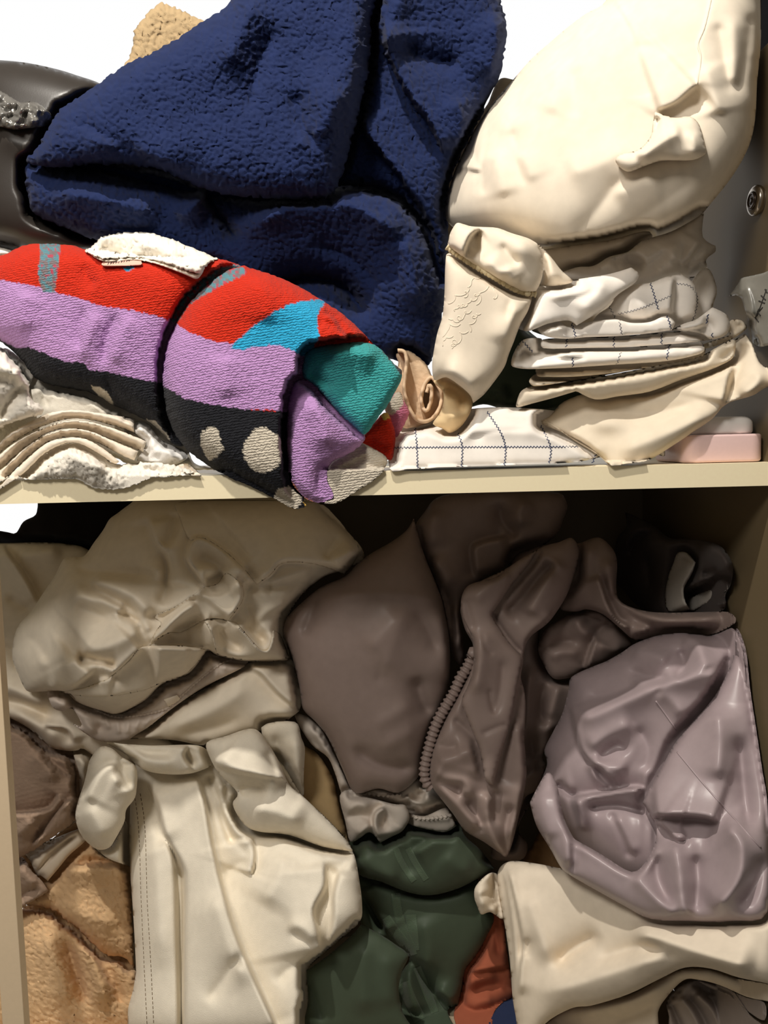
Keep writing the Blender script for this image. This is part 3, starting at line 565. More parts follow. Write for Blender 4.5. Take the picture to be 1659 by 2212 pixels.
sd = layer(nav, 'side_fold', 'P 730,-90 735,60 715,240 690,350 690,400 790,402 870,430 930,500 958,600 968,500 965,450 972,400 985,360 1002,320 1040,250 1062,200 1078,165 1090,110 1094,60 1086,15 1070,-30 1060,-90', .22, 120, 110, M_navy,
    [('s', 50, 34, 'P 960,340 930,270 880,200 835,110 830,40', .12), ('v', 46, 26, 'P 880,80 900,120 1000,140', .2), ('r', 40, 24, 'P 1060,20 1075,90 1050,180'), ('s', 40, 30, 'P 955,580 925,480 870,390 800,300 770,240', .1), ('r', 30, 16, 'P 880,-40 850,40 830,120'), ('r', 30, 18, 'P 970,200 1000,260 990,330')], thick=.06, step=3, pile=lp)
lwf = layer(nav, 'lower_fold', 'P 58,350 100,360 300,345 480,400 720,405 800,380 880,420 935,500 962,590 960,640 950,720 925,790 880,790 840,775 800,790 740,780 680,740 620,700 560,670 510,640 450,610 390,575 330,545 270,530 210,520 140,492 80,466 60,430', .19, 120, 110, M_navy,
    [('r', 44, 26, 'P 100,420 220,430 360,470'), ('v', 22, 46, 'P 435,415 470,460 510,520', .12), ('r', 30, 20, 'P 380,480 430,430 450,410'), ('r', 60, 34, 'P 510,520 600,455 700,440 800,460 890,540'), ('v', 50, 70, 'P 560,640 650,600 740,620 800,700', .2), ('r', 44, 30, 'P 800,440 880,540 900,700'), ('v', 30, 20, 'P 660,520 760,560 830,640'), ('v', 26, 40, 'P 60,356 200,362 400,410 560,432 740,432', .02)], thick=.06, step=3, pile=lp)
# ---- bag, cloths and cushion behind
bag = Thing('storage_bag', 'dark grey plastic bag bulging at the left behind the navy towel', 'bag')
M_bag = fabric('grey_plastic', '332e2a', rough=.38, sheen=0, weave=400, bump=.04, spec=.5)
bg = layer(bag, 'body', 'A -160,255 0,260 120,272 250,300 330,325 440,365 520,440 560,700 520,980 440,1045 400,1085 200,1110 60,1060 -160,960', .24, 130, 150, M_bag, [('r', 26, 6, 'A -20,580 90,620 220,650')], thick=.06, step=5)
wr = layer(bag, 'wrapping', 'A -120,370 -20,382 40,412 90,442 150,438 212,482 226,515 205,545 150,552 60,560 -20,545 -120,550', .20, 24, 30, fabric('crinkled_wrap', '8d8a85', rough=.16, sheen=0, weave=120, bump=.35, spec=.9, metal=.45), [('n', 11, 9, 2, .7), ('n', 6, 5, 3), ('r', 8, 10, 'A 170,440 150,500 155,550'), ('r', 8, 9, 'A 60,420 100,450 90,500')], step=3, rest=bg)
strip = Thing('pillowcase', 'edge of a flat white cloth between the grey bag and the striped roll', 'cloth')
layer(strip, None, 'C -150,40 -20,58 60,95 175,142 160,190 60,205 -150,230', .2, 14, 20, M_sheet, [('r', 10, 6, 'C -40,80 60,120 140,150')], thick=.05, step=4)
fur = Thing('bath_mat', 'beige shaggy mat corner sticking up behind the navy towel', 'mat')
layer(fur, None, 'A 690,10! 745,28 815,62 882,92! 960,150 900,330 700,420 520,340 560,250 572,200 580,130! 640,55', .33, 26, 26, M_beige_fur, [], thick=.02, step=3, pile=('fur', 6, 5., 1.3))
gcu = Thing('cushion', 'grey-brown cushion edge just visible between navy towel and big pillow', 'cushion')
layer(gcu, None, 'B 440,460 470,390 492,348 520,336 570,345 640,330 640,560 560,900 400,1120 250,1120 180,900 250,700', .36, 40, 40, M_grey_cush, [], thick=.03, step=5)
blk = Thing('dark_void_sheet', 'black sheet added for the dark void at the top right corner, beyond the side wall', 'cloth')
layer(blk, None, 'P 1600,-90 1760,-90 1760,260 1720,420 1660,420 1612,240 1590,60', .34, 30, 40, fabric('void_black', '0c0c10', weave=900, bump=.2), [], thick=.03, step=6, zone='N')  # dark void beyond the side wall, put in as a black sheet
# ---- silver packet
pk = Thing('plastic_packet', 'grey translucent plastic packet leaning against the right side wall', 'packet')
pkf = layer(pk, 'film', 'F 1408,475! 1440,432 1470,390 1490,358 1560,342 1630,325 1700,310 1700,780 1660,790 1600,800 1560,770 1550,690 1510,560 1480,480', .009, 8, 14, fabric('grey_film', '77756e', rough=.3, sheen=0, weave=200, bump=.1, spec=.7), [('r', 10, 8, 'F 1500,370 1545,480 1560,640'), ('v', 10, 8, 'F 1520,380 1570,500 1590,680'), ('r', 12, 7, 'F 1470,400 1460,470 1500,480')], thick=.006, step=3, edge=4, slope=(-.0008, 0))
_l = ['F 1640,430 1655,455', 'F 1615,470 1645,500', 'F 1600,505 1640,520', 'F 1625,545 1605,570', 'F 1590,570 1612,600', 'F 1600,555 1580,610', 'F 1575,610 1600,640', 'F 1650,430 1590,600']
tube(pk, 'printed_lettering', pkf, _l, 1.4, plain('black_ink', '24221f', .7), under=pkf, ds=3, lift=0.1)
# ---- pink lidded box (built upright on the shelf)
def rounded_prism(x0, x1, y0, y1, z0, z1, r, top_in, rb=.004, n=8):
    """a rounded box: rings from the bottom to a domed top"""
    rings = []
    def ring(dx, z):
        out = []; X0, X1, Y0, Y1 = x0+dx, x1-dx, y0+dx, y1-dx; rr = max(r-dx, .004)
        for cx, cy, a0 in ((X1-rr, Y1-rr, 0), (X0+rr, Y1-rr, 90), (X0+rr, Y0+rr, 180), (X1-rr, Y0+rr, 270)):
            for k in range(n+1):
                a = math.radians(a0+90*k/n); out.append((cx+rr*math.cos(a), cy+rr*math.sin(a), z))
        return out
    for k in range(5):
        a = k/4*math.pi/2; rings.append(ring(rb*(1-math.sin(a)), z0+rb*(1-math.cos(a))))
    for k in range(7):
        a = k/6*math.pi/2; rings.append(ring(top_in*(1-math.cos(a)), z1-top_in*.8*(1-math.sin(a))))
    N = len(rings[0]); co = [p for r_ in rings for p in r_]; f = []
    for i in range(len(rings)-1):
        for k in range(N): f.append((i*N+k, i*N+(k+1) % N, (i+1)*N+(k+1) % N, (i+1)*N+k))
    f.append(tuple(range(N))[::-1]); f.append(tuple((len(rings)-1)*N+k for k in range(N)))
    return co, f
bx = Thing('storage_box', 'pale pink plastic box with a white domed lid, right front corner of the shelf', 'box')
_x0 = WP(1482, 960, .018)[0]
c, f = rounded_prism(_x0, RIGHT-.004, .018, .15, ZT+.0008, ZT+.038, .020, .004)
b_ = raw(bx, 'base', c, f, plain('pink_plastic', 'e9c9c6', .35))
c, f = rounded_prism(_x0+.020, RIGHT-.008, .034, .14, ZT+.0385, ZT+.062, .020, .014)
raw(bx, 'lid', c, f, plain('white_plastic', 'ece8e4', .4))
cu = np.arange(BUF.shape[1])*BS+BU0; 
_j0 = int((1463-BU0)/BS); _i0 = int((900-BV0)/BS); _i1 = int((1000-BV0)/BS)
# ================================================================== LOWER COMPARTMENT
M_ivory = fabric('ivory_cotton', 'f0e5d2', rough=.8, weave=1600, bump=.06, big=.03, sheen=.04)
M_fleece = fabric('ivory_flannel', 'f0e7d5', weave=900, bump=.4, sheen=.1, big=.03)
M_mauve = fabric('mauve_satin', '998780', rough=.42, weave=1700, bump=.05, sheen=.04, spec=.35, big=.03)
M_lav = fabric('lilac_grey_satin', 'a8989b', rough=.34, weave=1700, bump=.04, sheen=.04, spec=.4, big=.03)
M_white2 = fabric('white_jersey', 'e3d8cc', weave=1500, bump=.1, big=.03)
M_frill = fabric('pale_lilac_jersey', 'e0d2c6', weave=1500, bump=.1)
M_dgreen = fabric('green_damask', '445040', rough=.6, weave=1300, bump=.1, sheen=.04, spec=.3)
M_damask = fabric('green_damask_weave', '4c5c48', rough=.5, weave=700, bump=.6, sheen=.2, spec=.35)
M_rust = fabric('rust_cotton', 'a55c43', weave=1500, bump=.08, big=.03)
M_denim = fabric('navy_cotton', '2a3554', weave=1200, bump=.2)
M_beige2 = fabric('beige_cotton', 'eaddc9', weave=1600, bump=.06, big=.03)
M_silver = fabric('silver_lilac_satin', '9d928c', rough=.4, weave=1600, bump=.05, spec=.4)
M_taupe = fabric('taupe_terry', 'a48c79', weave=1000, bump=.45, sheen=.08)
M_orange = fabric('apricot_plush', 'e3be92', weave=900, bump=.5, sheen=.1)
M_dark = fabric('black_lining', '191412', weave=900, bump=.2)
M_char = fabric('charcoal_cloth', '453e3b', rough=.7, weave=900, bump=.25, big=.03)
M_strap = fabric('grey_webbing', 'a39d95', weave=800, bump=.4)
M_brown = fabric('brown_terry', '8a6a48', weave=900, bump=.4)
TO = .15
# ---- dark green tablecloth, front flap
grn = Thing('tablecloth', 'dark green tablecloth with woven satin stripes, hanging at the bottom centre', 'tablecloth')
g1 = layer(grn, 'front_flap', 'L 370,1065! 480,1122 600,1200 682,1270 640,1380 618,1500 645,1650 690,1770 30,1770 18,1560 5,1372! 150,1270 300,1142', .045+TO, 34, 60, M_dgreen, [('r', 30, 12, 'L 400,1130 380,1400 400,1700'), ('v', 14, 12, 'L 10,1390 70,1580 120,1740'), ('r', 26, 8, 'L 560,1220 540,1400 560,1650')], thick=.012, zone='L', slope=(0, -.0001))
# ---- flannel blanket
fle = Thing('flannel_blanket', 'cream flannel blanket hanging in long vertical folds, with a double stitched edge', 'blanket')
f2 = layer(fle, 'gathered_top', 'K 405,150 520,110 660,66 730,95 830,250 895,395 975,465 1100,585 1200,690 1282,800! 1100,772 900,702 720,682 630,640 560,520 590,450 480,335 425,240', .085+TO, 60, 60, M_fleece, [('s', 40, 18, 'S 1250,330 1100,210 930,175 800,150 650,110 590,40', .1), ('r', 40, 20, 'K 470,200 560,300 720,340 860,420', .15), ('v', 30, 26, 'K 600,480 620,430 700,420 780,440'), ('r', 40, 18, 'K 640,560 800,560 1000,640'), ('v', 26, 18, 'K 760,180 800,280 830,360')], thick=.06, zone='L', step=4)
f3 = layer(fle, 'left_lump', 'J 600,480 620,400 645,300 720,210 800,220 870,280 960,335 985,400 980,500 965,580 905,660 892,745 832,862 782,932 700,946 612,882 562,802 540,700 562,590', .09+TO, 70, 60, M_fleece, [('s', 34, 16, 'J 600,600 680,440 760,350 850,330', .15), ('v', 20, 20, 'J 900,300 880,420 960,520'), ('r', 30, 16, 'J 800,420 900,480 940,560'), ('v', 14, 16, 'J 860,260 880,330 960,350'), ('r', 24, 12, 'J 620,620 700,760 760,880')], thick=.06, zone='L', step=4)
f5 = layer(fle, 'swag', 'J 760,180 900,190 1100,200 1300,195 1420,200 1490,240 1530,330 1410,390 1300,408 1180,405 1060,385 980,340 900,262', .095+TO, 46, 44, M_fleece, [('s', 22, 24, 'J 1345,200 1320,280 1380,370', .1), ('v', 12, 16, 'J 1310,240 1360,300 1370,350'), ('r', 26, 14, 'J 900,240 1080,310 1280,330'), ('v', 18, 14, 'J 920,220 1100,260 1290,240')], thick=.05, zone='L', step=4)
f1 = layer(fle, 'hanging_cloth', 'P 292,1650 330,1630 420,1630 455,1620 480,1620 540,1630 600,1640 650,1715 700,1762 750,1815 766,1848 776,1900 782,1950 778,1990 740,2025 668,2088 664,2112 670,2160 680,2236 297,2236 294,2100 288,1980 281,1880 280,1770', .105+TO, 110, 120, M_fleece,
    [('s', 70, 26, 'S 495,130 560,340 610,620 690,960 760,1200 860,1450 1000,1760 1060,1900', .06), ('s', 44, 20, 'S 280,560 340,680 365,850 372,1100 382,1450 392,1850 395,2000', .06), ('s', 60, 26, 'S 420,2000 420,1850 424,1300 430,900 405,760 300,570 255,400 180,190', .06), ('v', 10, 14, 'S 385,760 398,1000 400,1400 405,1900', .06),
     ('v', 9, 26, 'S 565,150 640,300 690,480 755,640', .1), ('r', 11, 20, 'S 700,205 655,260 655,340 730,450 850,560', .08), ('v', 8, 24, 'S 715,210 705,290 712,350', .1), ('s', 60, 34, 'S 1560,720 1450,660 1350,625 1100,560 960,560 840,530', .08), ('s', 34, 18, 'S 870,575 892,680 885,760 862,835', .1), ('v', 9, 14, 'S 720,255 780,275 830,285', .1), ('v', 22, 14, 'S 820,300 850,420 1000,520'), ('r', 30, 14, 'S 760,340 960,460 1200,520 1450,620', .15),
     ('s', 60, 20, 'S 1350,730 1360,900 1285,1060 1310,1200 1340,1360', .1), ('s', 50, 18, 'S 1370,1330 1410,1120 1415,950 1460,780', .1), ('r', 60, 16, 'S 1090,660 1050,850 940,1050'), ('v', 12, 9, 'S 1110,1200 1200,1250 1300,1330'), ('r', 16, 9, 'S 1100,1150 1220,1190 1290,1290'), ('v', 30, 12, 'S 560,1700 700,1500 820,1340'), ('v', 30, 10, 'S 1020,1560 1120,1450 1240,1420'), ('r', 50, 12, 'S 600,900 700,1250 840,1600'), ('r', 40, 12, 'S 170,300 220,600 250,1000 270,1500'), ('v', 20, 8, 'S 740,620 800,640 840,720'), ('v', 24, 12, 'S 640,860 780,760 860,720')],
    thick=.05, zone='L', step=4, slope=(-.0002, -.0003))
hem = tube(fle, 'stitching', f1, ['J 962,545 985,700 1000,900 1010,1250 1030,1700 1056,2240'], 1.0, fabric('brown_thread', '6d5a40', bump=.2), dash=(4, 5), ds=2, lift=.3, label='left line of brown stitches')
hem2 = tube(fle, 'stitching', f1, ['J 1005,545 1030,700 1045,900 1055,1300 1078,1700 1104,2240'], 1.0, MATS['brown_thread'], dash=(4, 5), ds=2, lift=.3, label='right line of brown stitches')
f4 = layer(fle, 'lump_underside', 'J 640,900 700,946 790,925 850,840 895,740 925,820 932,1065! 850,1040 760,1000', .10+TO, 26, 26, M_fleece, [('v', 12, 14, 'J 800,930 860,860 890,790')], thick=.04, zone='L', step=4)
f6 = layer(fle, 'right_side', 'K 730,60 930,25 970,120 992,185 985,330 985,460 960,470 890,400 830,260', .14+TO, 40, 40, M_fleece, [('v', 20, 18, 'K 800,90 840,200 890,330'), ('r', 20, 12, 'K 930,100 940,250 940,400')], thick=.05, zone='L', step=4)
# ---- lilac grey sheet at the right
lav = Thing('bed_sheet', 'shiny lilac-grey sheet bundled in a big round heap on the right', 'sheet')
la = layer(lav, 'front_drape', 'T 1440,85 1418,300! 1360,430 1250,610 1030,860 920,1060 832,1210 793,1290! 850,1385 885,1460 882,1560 820,1690 715,1768 500,1642 322,1542! 252,1400 200,1165 130,1085 15,1290! 60,1450 150,1600 230,1740 290,1790 480,1900 660,2000 850,2095 1110,2112 1400,2112 1655,2045 1655,1300 1622,1080 1580,800 1535,500 1505,230', -.06+TO, 62, 52, M_lav,
    [('r', 30, 18, 'T 1010,1540 1045,1750 1065,1950 1110,2095', .12), ('v', 24, 14, 'T 1160,1640 1175,1850 1150,2060', .15), ('r', 50, 26, 'T 1330,1420 1470,1560 1460,1820 1270,2050', .15), ('v', 44, 16, 'T 1640,1640 1580,1830 1450,2030', .2), ('s', 60, 26, 'T 1320,1425 1200,1390 1000,1380 850,1385', .12), ('s', 30, 14, 'T 1110,1530 1030,1548 960,1480 880,1420', .15), ('v', 40, 20, 'T 1450,800 1490,1150 1530,1500', .2), ('r', 40, 14, 'T 1300,620 1330,900 1300,1150', .2), ('r', 16, 12, 'T 720,1785 850,1910 1040,2085', .15), ('v', 30, 12, 'T 890,1640 900,1820 990,2000', .2), ('r', 13, 12, 'T 215,1200 255,1420 280,1580 284,1740', .12), ('v', 10, 10, 'T 300,1560 320,1680 300,1780', .15), ('r', 12, 10, 'T 330,1560 500,1665 715,1790 840,1700 900,1560', .1), ('r', 24, 8, 'T 100,1200 120,1380 180,1560', .2)],
    thick=.012, zone='L', slope=(-.0003, -.00022), step=4, round_=18.)
l1 = layer(lav, 'bundle', 'P 1235,1462 1280,1440 1310,1428 1345,1408 1372,1390 1420,1373 1471,1366 1538,1372 1590,1360 1610,1450 1612,1600 1590,1760 1540,1880 1450,1930 1350,1920 1270,1860 1215,1800 1180,1740 1168,1696 1182,1650 1176,1620 1195,1580 1215,1540 1228,1490', .08+TO, 170, 210, M_lav,
    [('r', 28, 22, 'T 290,720 450,690 650,590 850,510 1050,440 1250,400 1390,440', .12), ('v', 26, 14, 'T 390,560 600,540 780,450', .2), ('v', 22, 12, 'T 680,360 820,420 980,430', .2), ('r', 22, 18, 'T 1060,130 1170,180 1212,300 1250,385', .15), ('v', 18, 16, 'T 1040,230 1085,340 1010,430', .15), ('r', 16, 12, 'T 890,520 1000,590 1085,700', .2), ('r', 36, 14, 'T 700,230 850,260 980,330', .2),
     ('r', 26, 14, 'T 390,920 560,820 740,730', .2), ('v', 24, 14, 'T 480,1000 620,890 690,960', .2), ('r', 16, 10, 'T 430,960 540,1040 700,1060', .2), ('v', 28, 12, 'T 740,760 830,900 800,1100', .2), ('s', 40, 16, 'T 640,1165 400,980 330,800 290,600', .12), ('r', 8, 12, 'T 425,1010 470,1110 570,1195', .15), ('r', 7, 9, 'T 520,1070 600,1150 640,1180', .15), ('v', 7, 10, 'T 470,1030 520,1130 600,1190', .15),
     ('s', 44, 26, 'T 290,1256 500,1222 700,1190 820,1186', .1), ('v', 8, 24, 'T 195,1150 260,1210 335,1248', .1), ('v', 8, 14, 'T 780,1195 770,1280 790,1360', .1), ('v', 14, 26, 'T 410,1330 600,1310 750,1340 840,1388', .12), ('r', 12, 14, 'T 340,1260 380,1380 380,1490', .15), ('v', 8, 10, 'T 560,1340 640,1500 715,1690', .15), ('r', 12, 8, 'T 600,1370 690,1560 760,1660', .2)],
    thick=.03, zone='L', slope=(-.0004, -.00015), step=4, round_=18.)
tube(lav, 'seam', la, 'M 1165,62 1230,140 1300,225 1400,340 1500,450 1570,530 1620,582', 2., M_lav, ds=4, lift=.3, label='long diagonal seam')
tube(lav, 'seam', l1, 'I 940,1378 1000,1460 1070,1560', 2., M_lav, ds=4, lift=.3, label='short seam at the upper centre of the heap')
# ---- folded beige sheets lower right
bei = Thing('folded_sheet', 'beige sheet folded in thick layers, lower right beneath the lilac-grey heap', 'sheet')
b1 = layer(bei, 'top_layer', 'M 195,700 260,655 400,668 510,690 560,700 800,800 1050,900 1250,940 1500,900 1690,860 1690,1330 1650,1318 1500,1288 1350,1240 1210,1233 1080,1290 900,1378 700,1440 590,1455 440,1545 350,1700 303,1640 290,1520 270,1400 255,1200 230,1020 212,930 190,800', -.03+TO, 70, 80, M_beige2,
    [('r', 60, 26, 'M 900,1040 1100,1090 1350,1180 1600,1240', .15), ('v', 40, 22, 'M 760,1040 560,1160 500,1250'), ('r', 26, 12, 'M 330,800 400,1000 480,1230'), ('v', 12, 14, 'M 345,1070 350,1120 330,1180'), ('s', 14, 14, 'M 300,1390 310,1240 325,1120 300,960 262,780 235,680', .1), ('s', 12, 12, 'M 275,1400 280,1200 265,1000 240,820 215,700', .1), ('r', 40, 14, 'M 320,1390 600,1330 900,1230 1200,1150'), ('v', 40, 10, 'M 700,1200 950,1120 1100,1150')], thick=.015, zone='L', slope=(-.00045, -.0002), step=4)
b2 = layer(bei, 'lower_layer', 'M 420,1700 440,1560 600,1448 900,1385 1080,1290 1210,1240 1350,1246 1500,1295 1690,1335 1690,1420 1650,1415 1540,1392 1400,1330 1280,1300 1200,1302 1110,1392 1060,1480 1040,1700', -.01+TO, 36, 36, M_beige2, [('r', 24, 10, 'M 560,1500 900,1420 1150,1290'), ('v', 12, 8, 'M 800,1540 950,1480 1060,1420')], thick=.01, zone='L', step=4, slope=(-.0005, 0))
b3 = layer(bei, 'tucked_corner', 'M 62,850 70,790 140,722 192,728 215,800 228,900 215,970 150,932 100,945 78,900', .085+TO, 26, 26, M_beige2, [('v', 10, 14, 'M 140,740 160,830 150,920'), ('r', 10, 8, 'M 80,800 110,850 100,920'), ('v', 8, 10, 'M 90,850 140,840 170,860')], thick=.04, zone='L', step=3)
# ---- silver satin folds bottom right
sil = Thing('folded_sheet', 'silver-grey satin sheet in tight folds at the bottom right corner', 'sheet')
layer(sil, 'upper_fold', 'M 1280,1305 1400,1335 1540,1396 1640,1425 1640,1520 1560,1480 1450,1390 1340,1345', 0+TO, 16, 18, M_silver, [('r', 8, 8, 'M 1320,1330 1450,1390 1600,1480')], thick=.02, zone='L', step=3)
layer(sil, 'middle_fold', 'M 1110,1410 1200,1320 1330,1290 1450,1340 1560,1490 1640,1560 1680,1700 1150,1700 1120,1500', .01+TO, 30, 26, M_silver, [('r', 9, 14, 'M 1180,1390 1250,1480 1320,1640', .1), ('v', 7, 16, 'M 1210,1380 1290,1480 1360,1640', .1), ('r', 9, 14, 'M 1260,1370 1360,1470 1420,1640', .1), ('v', 7, 16, 'M 1300,1360 1410,1470 1470,1640', .1), ('r', 9, 14, 'M 1350,1360 1460,1460 1530,1640', .1), ('v', 7, 16, 'M 1420,1385 1520,1480 1580,1640', .1), ('v', 8, 20, 'M 1130,1420 1160,1500 1220,1640', .1)], thick=.03, zone='L', step=3)
# ---- mauve fitted sheet
mau = Thing('fitted_sheet', 'mauve-brown fitted sheet with a gathered elastic edge, bundled in the middle', 'sheet')
mp = layer(mau, 'front_panel', 'U 345,560 420,528 520,500 640,410 760,345! 700,440 600,560 490,725! 560,840 620,915 675,965! 650,1085 600,1350 540,1550 500,1715! 455,1690 430,1560 412,1490 350,1330 315,1230 350,1140 382,1050 385,940 375,850 325,740 312,640', .088+TO, 34, 34, M_mauve,
    [('r', 20, 12, 'U 440,800 420,1000 390,1200', .2), ('v', 16, 10, 'U 560,960 545,1150 500,1320', .2), ('v', 5, 7, 'U 478,1150 490,1230 512,1310', .15), ('v', 8, 8, 'U 335,620 370,760 390,820', .15), ('r', 14, 10, 'U 380,650 470,560 600,470', .15), ('v', 5, 6, 'U 430,1420 520,1380 590,1360', .1), ('v', 5, 5, 'U 440,830 450,900 500,960', .1)], thick=.01, zone='L', step=4, slope=(.00005, -.0001))
m1 = layer(mau, 'hanging_side', 'H 1095,770 1092,720 1120,650 1200,575 1350,500 1560,372 1680,335 1760,310 1800,400 1740,620 1660,760 1600,830 1520,890 1478,960 1466,1060 1452,1140 1472,1220 1482,1320 1472,1500 1482,1620 1484,1760 1445,1950 1402,2130 1366,2215 1325,2192 1230,2125 1120,2060 1050,1962 985,1880 920,1792 905,1700 932,1560 1000,1400 1080,1250 1150,1100 1168,960 1120,860', .12+TO, 60, 60, M_mauve,
    [('s', 44, 24, 'U 480,715 560,840 620,915 675,965', .1), ('v', 30, 28, 'U 560,720 660,640 760,520 860,410', .12), ('r', 26, 22, 'U 340,570 480,520 640,400 800,335', .12), ('r', 20, 18, 'U 885,390 770,590 700,730', .12), ('r', 9, 12, 'U 690,1010 688,880 740,800 860,720', .12), ('s', 44, 20, 'U 650,1080 600,1350 540,1550 495,1720', .1), ('r', 14, 14, 'U 640,1330 680,1550 682,1750 600,2060', .1), ('v', 10, 14, 'U 265,1325 350,1400 412,1485', .12), ('r', 11, 14, 'U 160,1570 250,1562 400,1500 470,1440', .12), ('v', 9, 12, 'U 180,1470 230,1500 300,1490', .15),
     ('r', 10, 16, 'U 150,1600 210,1675 330,1690 362,1740 330,1785', .1), ('v', 9, 16, 'U 165,1690 270,1735 325,1755', .12), ('r', 11, 14, 'U 150,1690 260,1800 425,1965', .12), ('v', 10, 14, 'U 350,1810 400,1890 440,1960', .12), ('v', 5, 8, 'U 365,2005 440,1970', .1), ('r', 16, 18, 'U 480,1750 468,1900 540,2130', .12), ('v', 12, 14, 'U 525,1740 505,1850 510,1960', .15), ('v', 14, 16, 'U 610,1820 570,1980 585,2140', .15), ('v', 4, 5, 'U 478,1150 490,1230 512,1310', .15), ('r', 22, 12, 'U 440,800 420,1000 380,1200', .2), ('v', 20, 10, 'U 560,950 540,1150 500,1320', .2), ('v', 8, 8, 'U 330,600 370,780 390,830', .15)], thick=.04, zone='L', step=4, slope=(0, -.00004), wm=1.5)
m1b = layer(mau, 'arched_fold', 'I 20,480 140,402 330,360 440,368 570,328 662,400 692,490 686,640 700,720 760,768 870,800 1000,812 1200,808 1400,806 1452,845 1440,885 1300,952 1150,955 1000,962 900,985 800,985 700,902 600,822 500,790 430,805 330,790 335,700 300,480 180,620 60,820 0,760', .13+TO, 50, 46, M_mauve,
    [('s', 24, 30, 'I 575,560 600,650 640,760 700,860 790,895', .12), ('r', 20, 18, 'I 570,340 500,450 480,600 380,760'), ('v', 20, 26, 'I 430,440 450,560 400,720'), ('r', 20, 16, 'I 640,440 640,580 680,740'), ('r', 26, 18, 'I 760,790 960,860 1200,870 1400,830'), ('v', 20, 22, 'I 700,760 900,900 1150,920 1340,880'), ('r', 18, 14, 'I 310,440 200,560 60,760'), ('v', 20, 20, 'I 340,470 360,600 350,720'), ('r', 20, 12, 'I 820,940 900,930 1050,960')], thick=.03, zone='L', slope=(-.0005, 0), step=4)
m0 = layer(mau, 'main_bulge', 'H 35,850 60,780 150,690 260,602 400,540 470,470 560,400 680,332 770,262 812,192! 832,262 872,400 932,550 977,670 1002,780 1022,900 1032,1080 1017,1242 980,1330 932,1420 882,1562 852,1700 820,1760 720,1832 600,1806 490,1836 440,1812 390,1700 300,1502 220,1402 150,1330 130,1200 80,1000 40,900', .17+TO, 150, 210, M_mauve,
    [('r', 10, 5, 'H 300,668 450,650 620,645 800,656 980,682', .1), ('v', 30, 10, 'H 800,720 900,860 960,1020'), ('r', 40, 10, 'H 780,700 700,900 620,1150'), ('v', 40, 26, 'H 830,1120 850,1250 920,1390'), ('v', 30, 26, 'H 430,1530 560,1640 720,1690 850,1660'), ('r', 30, 10, 'H 520,1000 640,880 760,760'), ('r', 14, 5, 'H 560,1450 680,1380 800,1300'), ('r', 14, 5, 'H 620,1560 740,1500 830,1440'), ('v', 10, 4, 'H 640,1000 610,1100 600,1200'), ('r', 26, 12, 'H 960,700 1010,950 1010,1200'), ('v', 24, 18, 'H 240,640 200,780 140,920')], thick=.05, zone='L', slope=(0, -.00004))
tube(mau, 'elastic_edge', m1, 'H 1172,985 1140,1070 1090,1150 1050,1240 990,1340 940,1440 900,1580 878,1690 885,1760 915,1800', 15, M_mauve, ds=2, rib=(11, .2), lift=.2, label='gathered elastic edge')
m2 = layer(mau, 'back_fold', 'H 822,262 880,150 950,70 1100,40 1400,35 1680,40 1730,120 1705,200 1665,290 1560,372 1400,462 1200,570 1110,660 1090,760 1112,1000 1090,1070 1040,1000 1002,780 977,670 932,550', .21+TO, 70, 70, M_mauve, [('r', 30, 20, 'H 900,430 960,520 1020,620'), ('v', 22, 26, 'H 930,480 990,580 990,700'), ('s', 40, 26, 'H 1190,560 1170,450 1180,350 1380,300', .15), ('v', 30, 24, 'H 1330,80 1340,200 1440,320'), ('r', 24, 18, 'H 1500,70 1440,160 1460,260'), ('r', 24, 16, 'H 1060,700 1080,860 1090,1000'), ('v', 20, 22, 'H 1000,620 1040,800 1070,960'), ('r', 30, 14, 'H 950,120 920,260 940,380')], thick=.05, zone='L', step=4)
m3 = layer(mau, 'crumpled_fold', 'I 185,1045 210,960 245,902 330,850 420,808 560,800 640,850 700,905 792,1012 740,1060 650,1120 540,1172 470,1182 440,1210 380,1232 280,1232 215,1130', .19+TO, 50, 46, M_mauve, [('r', 16, 18, 'I 430,820 460,920 540,970'), ('v', 12, 20, 'I 540,970 600,900 680,890'), ('v', 10, 10, 'I 240,1020 340,1000 440,990'), ('r', 12, 10, 'I 240,1110 350,1060 470,1080'), ('s', 20, 18, 'I 480,1180 540,1000 560,960', .15), ('r', 14, 10, 'I 560,1010 650,1040 740,1050'), ('v', 12, 14, 'I 470,860 540,850 620,860')], thick=.05, zone='L', step=4)
m4 = layer(mau, 'inner_fold', 'I 0,1050 80,900 180,880 200,1040 280,1240 380,1240 480,1190 620,1140 500,1240 440,1330 390,1460 300,1580 215,1720 230,1800 170,1950 100,2000 0,2300 -60,2200 -40,1700', .22+TO, 40, 50, M_mauve, [('r', 14, 18, 'I 150,1100 130,1300 120,1500 70,1700'), ('v', 12, 18, 'I 240,1240 200,1400 220,1560'), ('r', 14, 14, 'I 180,1480 230,1560 280,1500'), ('r', 14, 12, 'I 330,1240 280,1400 250,1520'), ('v', 14, 20, 'I 90,1500 140,1640 150,1760'), ('r', 12, 14, 'I 60,1900 140,1850 200,1800')], thick=.05, zone='L', step=4)
m5 = layer(mau, 'lower_fold', 'M 330,150 480,170 520,220 480,260 380,330 300,480 350,560 330,640 240,655 150,620 200,400 320,300', .21+TO, 40, 46, M_mauve, [('r', 12, 14, 'M 490,180 420,210 370,260'), ('v', 20, 14, 'M 330,330 280,450 260,560')], thick=.04, zone='L', step=4)
